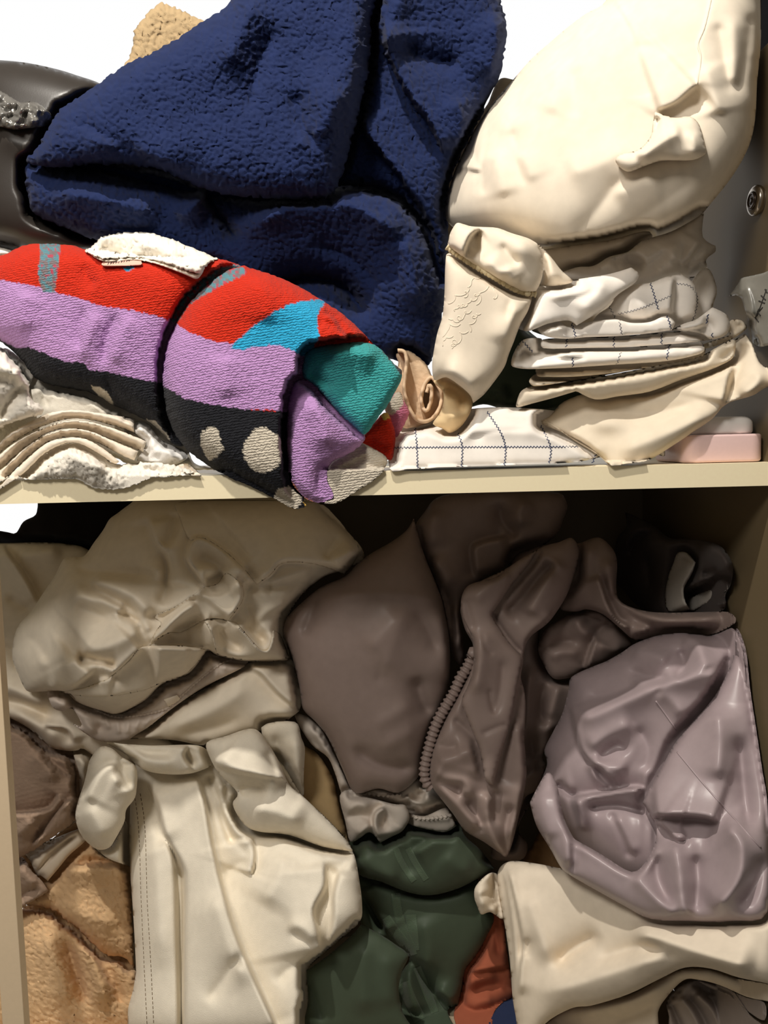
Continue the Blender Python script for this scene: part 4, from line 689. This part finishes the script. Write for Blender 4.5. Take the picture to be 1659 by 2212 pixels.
# ---- ivory fitted sheet bundle
ivo = Thing('fitted_sheet', 'ivory fitted sheet bundled into a big ball, left side of the lower compartment', 'sheet')
i1 = layer(ivo, 'bundle', 'G 720,60 660,95 600,140 560,170 528,225 480,290 430,358 370,362 328,372 300,420 280,460 220,550 160,640 85,732 62,870 92,960 136,1047 200,1052 300,1048 360,1062 400,1108 520,1150 600,1166 700,1122 760,1082 832,1012 962,962 1020,900 1062,840 1112,866 1250,895 1400,893 1485,885 1470,800 1455,735 1490,640 1562,545 1660,462 1780,425 1862,372 1842,302 1762,222 1662,132 1580,60', .17+TO, 190, 230, M_ivory,
    [('r', 22, 20, 'Q 720,725 900,770 1080,850 1200,960 1265,1060', .15), ('v', 12, 14, 'Q 560,612 800,640 1000,648 1330,662', .15), ('v', 12, 14, 'Q 705,770 900,868 1080,975 1180,1065', .15), ('r', 20, 16, 'Q 545,850 700,880 880,915 1060,990', .15), ('v', 24, 12, 'Q 560,930 760,1010 930,1085', .2),
     ('v', 5, 14, 'Q 962,1010 1060,1038 1165,1098', .08), ('r', 7, 8, 'Q 948,1010 985,1085 1060,1130 1178,1114', .1), ('r', 8, 9, 'Q 950,995 1060,1000 1180,1070 1260,1190', .12), ('r', 26, 22, 'Q 1180,1150 1000,1260 800,1345 620,1392', .12), ('v', 9, 22, 'Q 608,1418 720,1408 850,1440 960,1490', .08), ('s', 26, 14, 'Q 592,1405 640,1470 780,1462 880,1492 955,1505', .1), ('v', 8, 12, 'Q 740,1562 800,1588 880,1580 940,1540', .12), ('r', 7, 9, 'Q 735,1560 790,1604 870,1610 945,1550 1090,1410 1200,1320', .1), ('s', 60, 18, 'Q 1200,1315 1080,1430 950,1550 890,1600', .15),
     ('s', 44, 20, 'Q 760,1530 640,1640 500,1705 340,1706', .15), ('r', 16, 12, 'Q 470,1722 600,1762 900,1762 1200,1712 1360,1640', .15), ('s', 50, 16, 'Q 1250,1310 1430,1300 1640,1310', .15), ('r', 40, 10, 'Q 240,1500 420,1420 560,1380'), ('v', 30, 8, 'Q 130,1180 300,1350 330,1500'),
     ('r', 13, 20, 'R 75,1040 200,920 330,785 425,735', .12), ('v', 11, 20, 'R 225,950 340,905 450,850', .12), ('r', 11, 16, 'R 110,835 260,765 400,672 470,620', .12), ('v', 8, 16, 'R 125,860 260,800 420,700', .15), ('s', 22, 20, 'R 480,625 420,540 350,440 345,380 372,295 430,265 520,300 640,385 760,500 840,595', .06), ('v', 22, 20, 'R 390,420 500,440 650,500'), ('r', 14, 12, 'R 420,515 560,490 660,500 760,560', .15), ('v', 9, 26, 'R 468,572 540,556 612,530', .1),
     ('s', 44, 18, 'R 690,560 745,620 745,710 700,790 640,866', .1), ('v', 8, 14, 'R 500,860 580,870 640,868', .1), ('v', 9, 18, 'R 262,90 235,230 170,335', .15), ('s', 40, 18, 'R 205,640 215,480 170,370 100,270 66,120', .12), ('v', 9, 16, 'R 180,345 220,490 200,620 150,760', .12), ('r', 14, 12, 'R 0,495 80,510 190,520'),
     ('s', 60, 20, 'R 1540,540 1400,480 1250,455 1030,450 950,530 840,605', .12), ('r', 8, 10, 'R 870,610 1000,565 1240,492', .15), ('v', 7, 9, 'R 880,642 1100,600 1320,580', .15), ('v', 8, 12, 'R 780,620 840,640 960,630', .1), ('v', 10, 10, 'R 1430,255 1380,340 1340,425', .15), ('r', 14, 10, 'R 1550,350 1470,400 1380,440', .15), ('r', 16, 10, 'R 800,680 960,650 1120,700'),
     ('r', 10, 16, 'R 465,865 515,950 555,1095', .1), ('r', 10, 16, 'R 690,880 780,970 870,1068 920,1068 962,935', .1), ('v', 12, 16, 'R 760,890 860,990 930,1010', .15), ('v', 26, 18, 'R 560,900 620,990 760,1080', .2), ('r', 7, 9, 'R 1070,740 920,795 862,870 895,915 965,935', .1), ('v', 8, 9, 'R 760,740 800,850 880,920', .15), ('r', 24, 12, 'R 580,1100 760,1130 960,1150 1070,1135', .15), ('s', 50, 20, 'R 100,1050 260,1050 420,1060 490,1075', .12), ('v', 8, 12, 'R 205,960 220,1010 225,1040', .1)],
    thick=.06, zone='L', step=4, slope=(0, -.00005), fg=1.35, wm=1.4)
for nm_, ol_, lp_, bg_, fl_ in (
    ('lower_pleat', 'Q 1190,1315 1430,1303 1640,1312 1775,1345! 1700,1440 1600,1545 1480,1612 1350,1646 1200,1708 900,1758 640,1755 480,1722 640,1690 760,1650 880,1602 950,1550 1080,1430', 'Q 560,1740 760,1655 880,1602 950,1550 1080,1430 1190,1315 1430,1303', 20, [('r', 26, 8, 'Q 1300,1420 1150,1560 900,1680')]),
    ('cup_fold', 'R 465,865! 560,850 640,868 700,880 780,970 872,1068 925,1068 962,935! 1010,960 1045,1040 1078,1130! 960,1158 800,1152 640,1130 556,1102! 515,950', 'R 465,865 515,950 556,1102 640,1130 800,1152 960,1158 1078,1130', 18, [('v', 20, 12, 'R 560,920 640,1000 780,1080'), ('r', 9, 12, 'R 700,885 780,970 872,1065 925,1065 960,945', .08)]),
    ('sleeve_fold', 'R 110,835 260,765 400,672 475,620! 560,600 620,525 690,560 745,620 748,710 700,790 640,866! 560,850 480,858 400,898 300,950 225,952 150,990 75,1045 120,940 160,880', 'R 225,952 300,950 400,898 480,858 560,850 640,866 700,790 748,710 745,620', 17, [('r', 13, 14, 'R 90,1020 200,920 330,785 425,735', .12), ('v', 12, 14, 'R 240,930 340,890 440,830', .12), ('v', 7, 10, 'R 130,850 260,790 420,690', .12), ('v', 26, 14, 'R 560,640 640,720 660,800')]),
    ('upper_drape', 'R 270,20 700,0 1280,20 1420,130 1500,230 1560,300 1575,380 1530,470 1475,532! 1250,458 1030,454 945,537 845,606! 760,502 640,387 520,302 430,267 372,292 330,230 290,120', 'R 372,292 430,267 520,302 640,387 760,502 845,606 945,537 1030,454 1250,458 1475,532', 20, [('v', 14, 10, 'R 1425,260 1380,340 1340,420', .15), ('r', 14, 10, 'R 1550,350 1470,400 1380,440', .15), ('v', 30, 8, 'R 600,150 760,300 840,450')])):
    layer(ivo, nm_, ol_, 0, bg_, 14, M_ivory, fl_, rest=i1, lift=.0008, lip=(lp_, 34.), zone='L', step=3, edge=4)
i2 = layer(ivo, 'elastic_hem', 'G 245,1045 268,1130 320,1152 372,1140 422,1232 372,1215 430,1262 500,1302 570,1312 642,1306 700,1270 762,1232 900,1125 1052,1025 1250,925 1265,888 1102,862 1060,838 1000,900 960,960 830,1010 700,1120 600,1164 400,1108 340,1060', .15+TO, 30, 30, M_frill,
    [('v', 8, 10, 'G 480,1150 560,1180 620,1190 740,1175 850,1145 960,1050 1100,930', .05)]+[('r', 5, 7, 'G %d,%d %d,%d' % (x, y, x+dx, y+dy)) for x, y, dx, dy in ((540,1180,20,70),(600,1195,10,80),(660,1195,-10,80),(720,1180,-30,70),(780,1170,-40,60),(850,1150,-50,50),(900,1110,-30,60),(960,1060,-30,60),(1010,1020,-20,50),(1060,980,-20,40),(1110,940,-10,40),(1160,915,-20,30))]+[('r', 14, 12, 'G 270,1060 300,1110 360,1130'), ('r', 14, 14, 'G 430,1150 450,1220 500,1260'), ('v', 12, 14, 'G 420,1170 480,1230 540,1230')], thick=.05, zone='L', step=3, edge=5)
tube(ivo, 'elastic', i2, 'G 480,1140 560,1176 640,1186 740,1168 850,1140 910,1090 1000,1010 1100,930 1190,885', 3.2, M_frill, ds=2, rib=(8, .5), lift=.4)
tag2 = layer(ivo, 'care_tag', 'G 835,1092! 908,1068! 926,1092! 862,1132!', .125+TO, 4, 5, fabric('tag_white', 'efe2cf', weave=1500, bump=.05), [], rest=i2, zone='L', step=2, edge=3)
i3 = layer(ivo, 'lower_flap', 'G 660,1290 780,1215 900,1115 1100,1005 1265,905 1380,892 1490,885 1515,960 1548,1080 1532,1152! 1470,1200 1400,1242 1250,1262 1150,1295 1050,1328 900,1302 760,1292', .16+TO, 60, 60, M_ivory, [('r', 26, 14, 'G 800,1260 1000,1190 1200,1080 1290,980'), ('s', 30, 24, 'G 1530,1150 1420,1060 1330,960 1260,920', .12), ('v', 20, 18, 'G 1380,930 1440,940 1500,900'), ('r', 20, 12, 'G 1330,1220 1420,1180 1520,1130'), ('v', 30, 10, 'G 900,1270 1100,1240 1250,1180')], thick=.05, zone='L', step=4)
# ---- white frilly sheet below the mauve one
wh = Thing('mattress_cover', 'white mattress cover with a frilled elastic edge, poking out below the mauve sheet', 'cover')
h1 = layer(wh, 'cloth', 'H 370,1850 440,1812 520,1850 620,1880 700,1900 760,1905 785,1960 782,2000 742,2062 672,2098 610,2132! 580,2090 542,2068 482,2108 432,2122 402,2000', .17+TO, 40, 36, M_white2, [('s', 20, 22, 'H 590,2110 570,2020 580,1950 640,1910', .1), ('v', 14, 26, 'H 610,1940 640,1980 620,2060'), ('r', 14, 12, 'H 400,1950 480,1900 560,1930'), ('v', 10, 10, 'H 400,1990 480,1960 550,1990'), ('r', 14, 14, 'H 480,2100 530,2040 560,2000')], thick=.04, zone='L', step=3)
h2 = layer(wh, 'edge_band', 'H 760,1990 790,1960 880,1970 1000,1920 1035,1960 1066,2030! 1002,2066 900,2052 790,2022', .18+TO, 22, 20, M_white2, [('r', 6, 8, 'H 800,1975 900,1990 1030,1985', .05)], thick=.04, zone='L', step=3)
tube(wh, 'frill', h2, 'H 795,1972 850,1985 920,1985 1000,1975 1040,1965', 4, M_white2, ds=2, rib=(9, .6), lift=.6)
h3 = layer(wh, 'gathered_top', 'H 100,1372 165,1370 245,1430 302,1520 380,1690 440,1810 500,1836 610,1806 720,1832 830,1745 870,1800 920,1800 1010,1922 960,1960 860,1975 780,1960 740,1905 600,1880 480,1862 390,1850 350,1740 300,1622 200,1542', .20+TO, 40, 34, M_white2, [('r', 12, 12, 'H 370,1820 500,1870 640,1880 740,1870'), ('s', 14, 20, 'H 780,1840 800,1870 860,1880 880,1830 830,1810', .05), ('r', 12, 14, 'H 880,1820 900,1880 950,1930'), ('v', 10, 14, 'H 760,1880 850,1910 930,1930'), ('r', 16, 10, 'H 170,1400 260,1520 330,1680'), ('v', 12, 10, 'H 200,1480 300,1660 370,1790')], thick=.04, zone='L', step=3)
tube(wh, 'frill', h3, 'H 540,1838 600,1845 680,1850 740,1845', 4, M_white2, ds=2, rib=(10, .6), lift=.6)
# ---- green tablecloth, rest
g2 = layer(grn, 'upper_fold', 'L 285,515 360,480 430,440 500,500 640,450 690,395 850,400 1000,380 1062,482 1162,572 1252,692! 1142,762 1000,832 830,872 680,852 500,782 352,732 318,600', .13+TO, 54, 60, M_dgreen, [('r', 40, 12, 'L 360,560 440,700 640,780'), ('s', 30, 14, 'L 700,590 880,480 1000,410', .15), ('v', 30, 12, 'L 620,500 660,600 720,760'), ('r', 40, 10, 'L 900,600 1000,680 1120,720')], thick=.04, zone='L')
g3 = layer(grn, 'lower_fold', 'L 345,735 520,790 700,848 830,872 1000,830 1140,760 1142,900 1252,1012 1192,1162 1122,1282 1062,1362 1032,1500 1012,1602! 940,1642 1010,1850 660,1850 640,1650 600,1500 640,1380 690,1280 560,1180 370,1062', .16+TO, 50, 70, M_dgreen, [('s', 40, 30, 'L 690,1260 640,1380 620,1500 650,1700', .1), ('r', 26, 20, 'L 690,1290 680,1450 740,1700'), ('v', 24, 26, 'L 720,1290 820,1480 960,1640'), ('v', 20, 26, 'L 370,850 480,1050 540,1120'), ('s', 20, 16, 'L 540,1130 450,960 370,830', .1), ('r', 40, 12, 'L 760,1000 820,1200 780,1400'), ('r', 20, 14, 'L 860,1480 930,1550 1000,1590'), ('v', 14, 14, 'L 880,1540 940,1580 990,1600')], thick=.008, zone='L', step=4)
for on, p, w in ((g3, 'L 600,860 610,960 640,1080 690,1200 710,1270', 10), (g3, 'L 530,1020 600,1120 660,1200', 11), (g3, 'L 700,1000 710,1120 720,1240', 12), (g3, 'L 650,1450 690,1560 760,1700', 14), (g3, 'L 740,1350 800,1500 860,1650', 9), (g2, 'L 600,560 640,660 720,780', 7), (g2, 'L 680,560 730,660 800,770', 7)):
    pp = resample(spline(p, False), 4); tgt = np.gradient(pp, axis=0); tgt /= np.linalg.norm(tgt, axis=1)[:, None]; nn = np.stack([-tgt[:, 1], tgt[:, 0]], 1)
    rows = [surf(on, *(pp+nn*o).T, lift=.0007) for o in np.linspace(-w, w, 7)]; cols_ = len(pp)
    c = np.concatenate(rows); f = [(r*cols_+i, r*cols_+i+1, (r+1)*cols_+i+1, (r+1)*cols_+i) for r in range(6) for i in range(cols_-1)]
    low_ = np.concatenate([surf(on, *(pp+nn*o).T, lift=-.0012) for o in np.linspace(-w, w, 7)]); n_ = len(c)
    f += [tuple(i+n_ for i in q[::-1]) for q in f]
    for i in range(cols_-1): f += [(i, n_+i, n_+i+1, i+1), (6*cols_+i+1, n_+6*cols_+i+1, n_+6*cols_+i, 6*cols_+i)]
    raw(grn, 'woven_stripe', np.concatenate([c, low_]), f, M_damask, under=on, label='raised textured satin stripe')
# ---- rust and navy cloths
rus = Thing('cloth_napkin', 'rust red cloth showing between the green tablecloth and the folded beige sheet', 'cloth')
layer(rus, None, 'L 1180,960 1300,1000 1330,1200 1350,1340 1380,1530 1305,1585 1245,1662 1225,1850 1080,1850 985,1690 1010,1570 1040,1480 1050,1362 1110,1282 1180,1162', .17+TO, 40, 46, M_rust, [('v', 10, 18, 'L 1240,1050 1270,1180 1280,1290'), ('s', 24, 16, 'L 1360,1340 1200,1370 1090,1390', .15), ('r', 16, 12, 'L 1060,1480 1150,1430 1280,1400'), ('v', 14, 12, 'L 1100,1520 1200,1470 1330,1460'), ('r', 20, 10, 'L 1080,1640 1150,1590 1260,1560')], thick=.03, zone='L', step=4)
nv = Thing('cloth_napkin', 'navy blue cloth scrap at the bottom edge beside the rust red cloth', 'cloth')
layer(nv, None, 'L 1215,1720 1240,1660 1310,1580 1400,1530 1430,1620 1450,1850 1210,1850', .16+TO, 34, 40, M_denim, [('r', 12, 8, 'L 1290,1620 1300,1700 1310,1780')], thick=.04, zone='L', step=4)
br = Thing('bath_towel', 'brown towel glimpsed in the shadow between the mauve and lilac-grey sheets', 'towel')
layer(br, None, 'M 330,660 380,560 450,460 520,620 600,800 600,1330 400,1330 300,1200 360,900', .25+TO, 30, 40, M_brown, [], thick=.03, zone='L', step=4, pile=('loop', 6, 3.))
shl = Thing('bed_sheet', 'crumpled ivory sheet lying behind and beneath the bundled fitted sheet, left edge', 'sheet')
layer(shl, 'cloth', 'G -150,285 0,292 200,288 330,295 445,322 520,420 500,700 600,900 700,1100 800,1250 900,1330 900,1420 700,1460 560,1430 480,1380 420,1340 400,1352 340,1355 252,1332 150,1242 20,1172 -150,1100', .25+TO, 60, 70, M_ivory, [('s', 30, 24, 'G 10,300 80,390 150,500 200,600', .15), ('v', 22, 22, 'G 20,560 100,600 180,640'), ('r', 26, 16, 'G 60,380 200,340 330,330'), ('v', 20, 22, 'G -40,820 60,840 100,960'), ('r', 30, 22, 'G -20,1000 100,1060 260,1130'), ('v', 24, 26, 'G -40,1080 120,1120 300,1200'), ('r', 26, 16, 'G 40,1140 200,1230 340,1300'), ('s', 20, 18, 'G 380,1320 340,1250 220,1230', .15)], thick=.05, zone='L', step=4, slope=(0, -.0001))
layer(shl, 'trailing_end', 'J 380,90 560,60 700,80 900,150 1000,300 725,210 648,300 605,480 575,560 565,400 540,310 500,220', .19+TO, 30, 34, M_ivory, [('v', 16, 16, 'J 560,150 620,220 620,330'), ('r', 16, 10, 'J 520,160 590,300 590,430')], thick=.04, zone='L', step=4)
# ---- left side cloths
tau = Thing('bath_towel', 'taupe brown terry towel crumpled against the left upright', 'towel')
t1 = layer(tau, 'cloth', 'J -60,-260 160,-240 320,-60 420,120 460,215 532,222 572,330 592,450 590,542 600,620 580,700 420,830 250,945 160,1000 60,1040 -60,1050', .13+TO, 60, 60, M_taupe, [('s', 30, 26, 'J 70,690 250,680 370,640 430,540', .12), ('r', 26, 16, 'J 200,240 350,360 380,480'), ('v', 22, 22, 'J 300,260 430,360 560,440'), ('s', 20, 20, 'J 230,930 350,760 480,610 545,560', .1), ('r', 20, 14, 'J 100,860 200,780 250,720'), ('v', 14, 18, 'J 250,900 380,740 520,620')], thick=.04, zone='L', step=3, pile=('row', 5, 2.6, .1))
t2 = layer(tau, 'hanging_corner', 'J -60,1020 90,1005 160,1000 232,1102 300,1170 346,1242! 275,1290 180,1350 110,1400 -60,1450', .11+TO, 26, 26, M_taupe, [('v', 12, 12, 'J 120,1330 200,1250 300,1240'), ('r', 16, 8, 'J 140,1060 200,1150 260,1220')], thick=.03, zone='L', step=3, pile=('row', 5, 2.6, .6))
sock = Thing('sock', 'white ribbed sock cuff lying between the taupe towel and the apricot throw', 'sock')
layer(sock, None, 'J 190,965 400,862 560,800 640,790 612,882 502,982 420,1080 342,1172! 300,1140 262,1130 222,1040', .14+TO, 24, 24, fabric('ribbed_knit', 'e6d8c3', weave=900, bump=.2), [('v', 3, 5, 'J %d,%d %d,%d %d,%d' % (250+i*24, 1080-i*36+40, 380+i*18, 960-i*24+20, 540+i*10, 830-i*4+20), .1) for i in range(-2, 4)], thick=.03, zone='L', step=2.5, edge=5)
org = Thing('plush_throw', 'fluffy apricot plush throw in the lower left corner', 'throw')
layer(org, 'upper_fold', 'J -60,1290 60,1100 200,960 380,860 520,760 600,760 640,860 700,962 800,1020 932,1078 940,1300 948,1500 955,1760 880,1720 760,1700 660,1620 540,1500 450,1440 360,1370', .16+TO, 50, 60, M_orange, [('r', 30, 16, 'J 460,1110 640,1080 900,1090', .12), ('v', 26, 26, 'J 480,1060 700,1030 900,1060'), ('r', 40, 12, 'J 400,1300 600,1420 880,1500')], thick=.04, zone='L', step=3, pile=('fur', 6, 4.5, 1.0))
layer(org, 'lower_fold', 'J -60,1450 120,1392 270,1300 360,1340 460,1420 560,1500 680,1620 780,1690 900,1720 965,1780 990,2290 -60,2290', .17+TO, 90, 100, M_orange, [('v', 34, 26, 'J 440,1560 540,1800 620,2100'), ('r', 40, 14, 'J 300,1500 420,1800 500,2100'), ('r', 40, 20, 'J 560,1560 700,1800 760,2100'), ('v', 40, 20, 'J 640,1640 820,1900 880,2100')], thick=.04, zone='L', step=3, pile=('fur', 6, 5., .6))
# ---- black bag with grey straps, black garment
sb = Thing('bag', 'black cloth bag with grey webbing straps, back right of the lower compartment', 'bag')
strp = fabric
s1 = layer(sb, 'strap', 'I 1080,428 1140,428 1196,490! 1172,560 1126,640 1120,690 1132,745 1162,792! 1080,812 1010,792 1000,690 1020,580 1050,500', .22, 16, 16, M_strap, [('v', 5, 8, 'I 1100,440 1180,490 1200,492'), ('r', 8, 6, 'I 1180,500 1120,620 1120,740')], thick=.006, zone='L', slope=(-.0015, 0), step=3, edge=4, label='upright grey webbing strap')
s2 = layer(sb, 'strap', 'I 1145,725 1280,662 1392,600! 1402,660! 1300,732 1182,802! 1150,790', .20, 12, 12, M_strap, [], thick=.006, zone='L', slope=(-.0015, 0), step=3, edge=4, label='slanting grey webbing strap')
layer(sb, 'body', 'I 650,560 680,392 700,322 752,262 742,168! 802,190 932,258 1022,330 1120,340 1250,350 1362,390 1432,500 1424,620 1385,700 1380,790 1200,850 1000,840 860,800', .29, 90, 80, M_char, [('r', 16, 20, 'I 700,420 800,290 900,270'), ('v', 14, 24, 'I 760,480 820,340 930,310'), ('r', 24, 20, 'I 860,330 1000,360 1180,360'), ('v', 20, 30, 'I 870,420 900,560 900,700'), ('r', 20, 16, 'I 1230,380 1380,440 1400,560'), ('v', 24, 34, 'I 1220,560 1300,560 1360,540')], thick=.03, zone='L', slope=(-.0015, 0), step=4)
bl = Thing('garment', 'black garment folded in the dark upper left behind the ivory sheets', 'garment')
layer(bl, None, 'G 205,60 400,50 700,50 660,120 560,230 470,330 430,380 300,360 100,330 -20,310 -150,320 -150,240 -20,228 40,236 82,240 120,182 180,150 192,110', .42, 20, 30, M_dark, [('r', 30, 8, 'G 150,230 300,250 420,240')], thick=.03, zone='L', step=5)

cu_ = Thing('cushion', 'tan rounded cushion edge between the flannel blanket and the white mattress cover', 'cushion')
layer(cu_, None, 'K 950,170 1010,178 1062,205 1120,290 1165,370 1200,540 1256,750 1200,760 1000,560 930,400', .21+TO, 40, 50, fabric('tan_plush', 'd3b687', weave=1000, bump=.3), [], thick=.04, zone='L', step=4)
# ================================================================== THE CLOSET
M_shelf = plain('cream_laminate', 'fff0cc', .45)
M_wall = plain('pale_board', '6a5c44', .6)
M_floor = plain('board_floor', 'b5a88f', .6)
sh = Thing('closet_shelf', 'long cream laminate shelf dividing the closet, its front edge running across the middle', 'shelf')
XL = -.95  # lengthened unseen past the left upright to keep the downlight out
c, f = box((XL, .006, ZT-TH+.002), (RIGHT-.0005, BACK-.0005, ZT)); raw(sh, 'board', c, f, M_shelf, flat=True)
c, f = box((XL, 0, ZT-TH), (RIGHT-.0005, .0058, ZT)); raw(sh, 'front_edging', c, f, M_shelf, flat=True, label='cream front edging strip')
finish()
XB = float(WP(86, 1120, BACK)[0])
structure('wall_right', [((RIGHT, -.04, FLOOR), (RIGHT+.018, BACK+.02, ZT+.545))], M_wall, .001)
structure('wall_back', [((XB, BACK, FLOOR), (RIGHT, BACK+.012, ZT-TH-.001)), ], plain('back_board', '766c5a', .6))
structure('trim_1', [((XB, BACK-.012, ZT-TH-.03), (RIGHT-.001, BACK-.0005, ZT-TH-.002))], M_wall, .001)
structure('floor', [((-.95, -.04, FLOOR-.02), (RIGHT, BACK+.02, FLOOR))], M_floor)
xl = float(WP(12, 1590, 0.)[0])
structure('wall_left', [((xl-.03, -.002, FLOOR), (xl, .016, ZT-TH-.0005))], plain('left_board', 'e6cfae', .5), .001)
# metal door buffer screwed to the right wall
kb = Thing('door_buffer', 'small round metal catch fixed to the right side wall of the closet', 'catch')
q = WP(1640, 433, .02); yk = float(CAM[1]+(RIGHT-CAM[0])/rays(1642, 433)[0]*rays(1642, 433)[1]); zk = float(WP(1642, 433, yk)[2])
def lathe(prof, c, n=28):
    co = []; fa = []
    for x, r in prof:
        for k in range(n):
            a = 2*math.pi*k/n; co.append((c[0]-x, c[1]+r*math.cos(a), c[2]+r*math.sin(a)))
    for i in range(len(prof)-1):
        for k in range(n): fa.append((i*n+k, i*n+(k+1) % n, (i+1)*n+(k+1) % n, (i+1)*n+k))
    fa.append(tuple(range(n))); fa.append(tuple((len(prof)-1)*n+k for k in range(n))[::-1]); return co, fa
M_met = plain('nickel', 'b5aca0', .22, 1.)
cen = (RIGHT-.0005, yk, zk)
Thing.all.clear()
c, f = lathe([(0, .017), (.003, .0195), (.006, .020), (.009, .019), (.0105, .016), (.0105, .012)], cen); raw(kb, 'collar', c, f, M_met)
c, f = lathe([(.0107, .0115), (.012, .0115), (.0128, .0095), (.0115, .008), (.0115, .003), (.013, .0025)], cen); raw(kb, 'core', c, f, plain('dark_nickel', '5a5048', .3, 1.))
Thing.all.append(kb); finish()

# ------------------------------------------------------------------ light
wd = bpy.data.worlds.new('World'); SC.world = wd; wd.use_nodes = True; nt = wd.node_tree; N = nt.nodes; L = nt.links
bgn = N['Background']; tc = N.new('ShaderNodeTexCoord'); sx = N.new('ShaderNodeSeparateXYZ'); L.new(tc.outputs['Generated'], sx.inputs[0])
mr = N.new('ShaderNodeMapRange'); mr.inputs['From Min'].default_value = .62; mr.inputs['From Max'].default_value = .72; L.new(sx.outputs['Y'], mr.inputs['Value'])
up_ = N.new('ShaderNodeMapRange'); up_.inputs['From Min'].default_value = -.3; up_.inputs['From Max'].default_value = .5; L.new(sx.outputs['Z'], up_.inputs['Value'])
am = N.new('ShaderNodeMixRGB'); am.inputs[1].default_value = (.10, .088, .074, 1); am.inputs[2].default_value = (.20, .18, .152, 1); L.new(up_.outputs['Result'], am.inputs[0])
mx = N.new('ShaderNodeMixRGB'); mx.inputs[2].default_value = (1, 1, 1, 1); L.new(mr.outputs['Result'], mx.inputs[0]); L.new(am.outputs['Color'], mx.inputs[1]); L.new(mx.outputs['Color'], bgn.inputs['Color'])
bgn.inputs['Strength'].default_value = 1.
def spot(name, loc, to, watt, col, size, radius):
    l = bpy.data.lights.new(name, 'SPOT'); l.energy = watt; l.color = col; l.spot_size = math.radians(size); l.spot_blend = .3; l.shadow_soft_size = radius
    o = bpy.data.objects.new(name, l); COL.objects.link(o); o.location = loc; o.rotation_euler = (Vector(to)-Vector(loc)).to_track_quat('-Z', 'Y').to_euler(); return o
spot('ceiling_downlight', (-.42, -.86, 3.3), (.05, .12, 1.1), 152, (1., .94, .85), 70, .03)
def disc(name, loc, to, watt, col, size):
    l = bpy.data.lights.new(name, 'AREA'); l.shape = 'DISK'; l.size = size; l.energy = watt; l.color = col
    o = bpy.data.objects.new(name, l); COL.objects.link(o); o.location = loc; o.rotation_euler = (Vector(to)-Vector(loc)).to_track_quat('-Z', 'Y').to_euler(); return o
disc('added_fill_disc', (-.75, -1.5, 2.65), (0, .1, 1.1), 21, (1., .94, .86), .45)  # added soft fill, an unseen disc that brings out folds under the shelf

cam = bpy.data.cameras.new('camera'); co_ = bpy.data.objects.new('camera', cam); COL.objects.link(co_)
cam.sensor_fit = 'VERTICAL'; cam.sensor_height = 32; cam.lens = 32*FPX/2212; cam.clip_start = .02
from mathutils import Matrix
Mx = Matrix(((RT[0], UP[0], -FW[0], CAM[0]), (RT[1], UP[1], -FW[1], CAM[1]), (RT[2], UP[2], -FW[2], CAM[2]), (0, 0, 0, 1)))
co_.matrix_world = Mx; SC.camera = co_
vs = SC.view_settings; vs.view_transform = 'Standard'; vs.look = 'None'; vs.exposure = 0.; vs.gamma = 1.; vs.use_curve_mapping = False
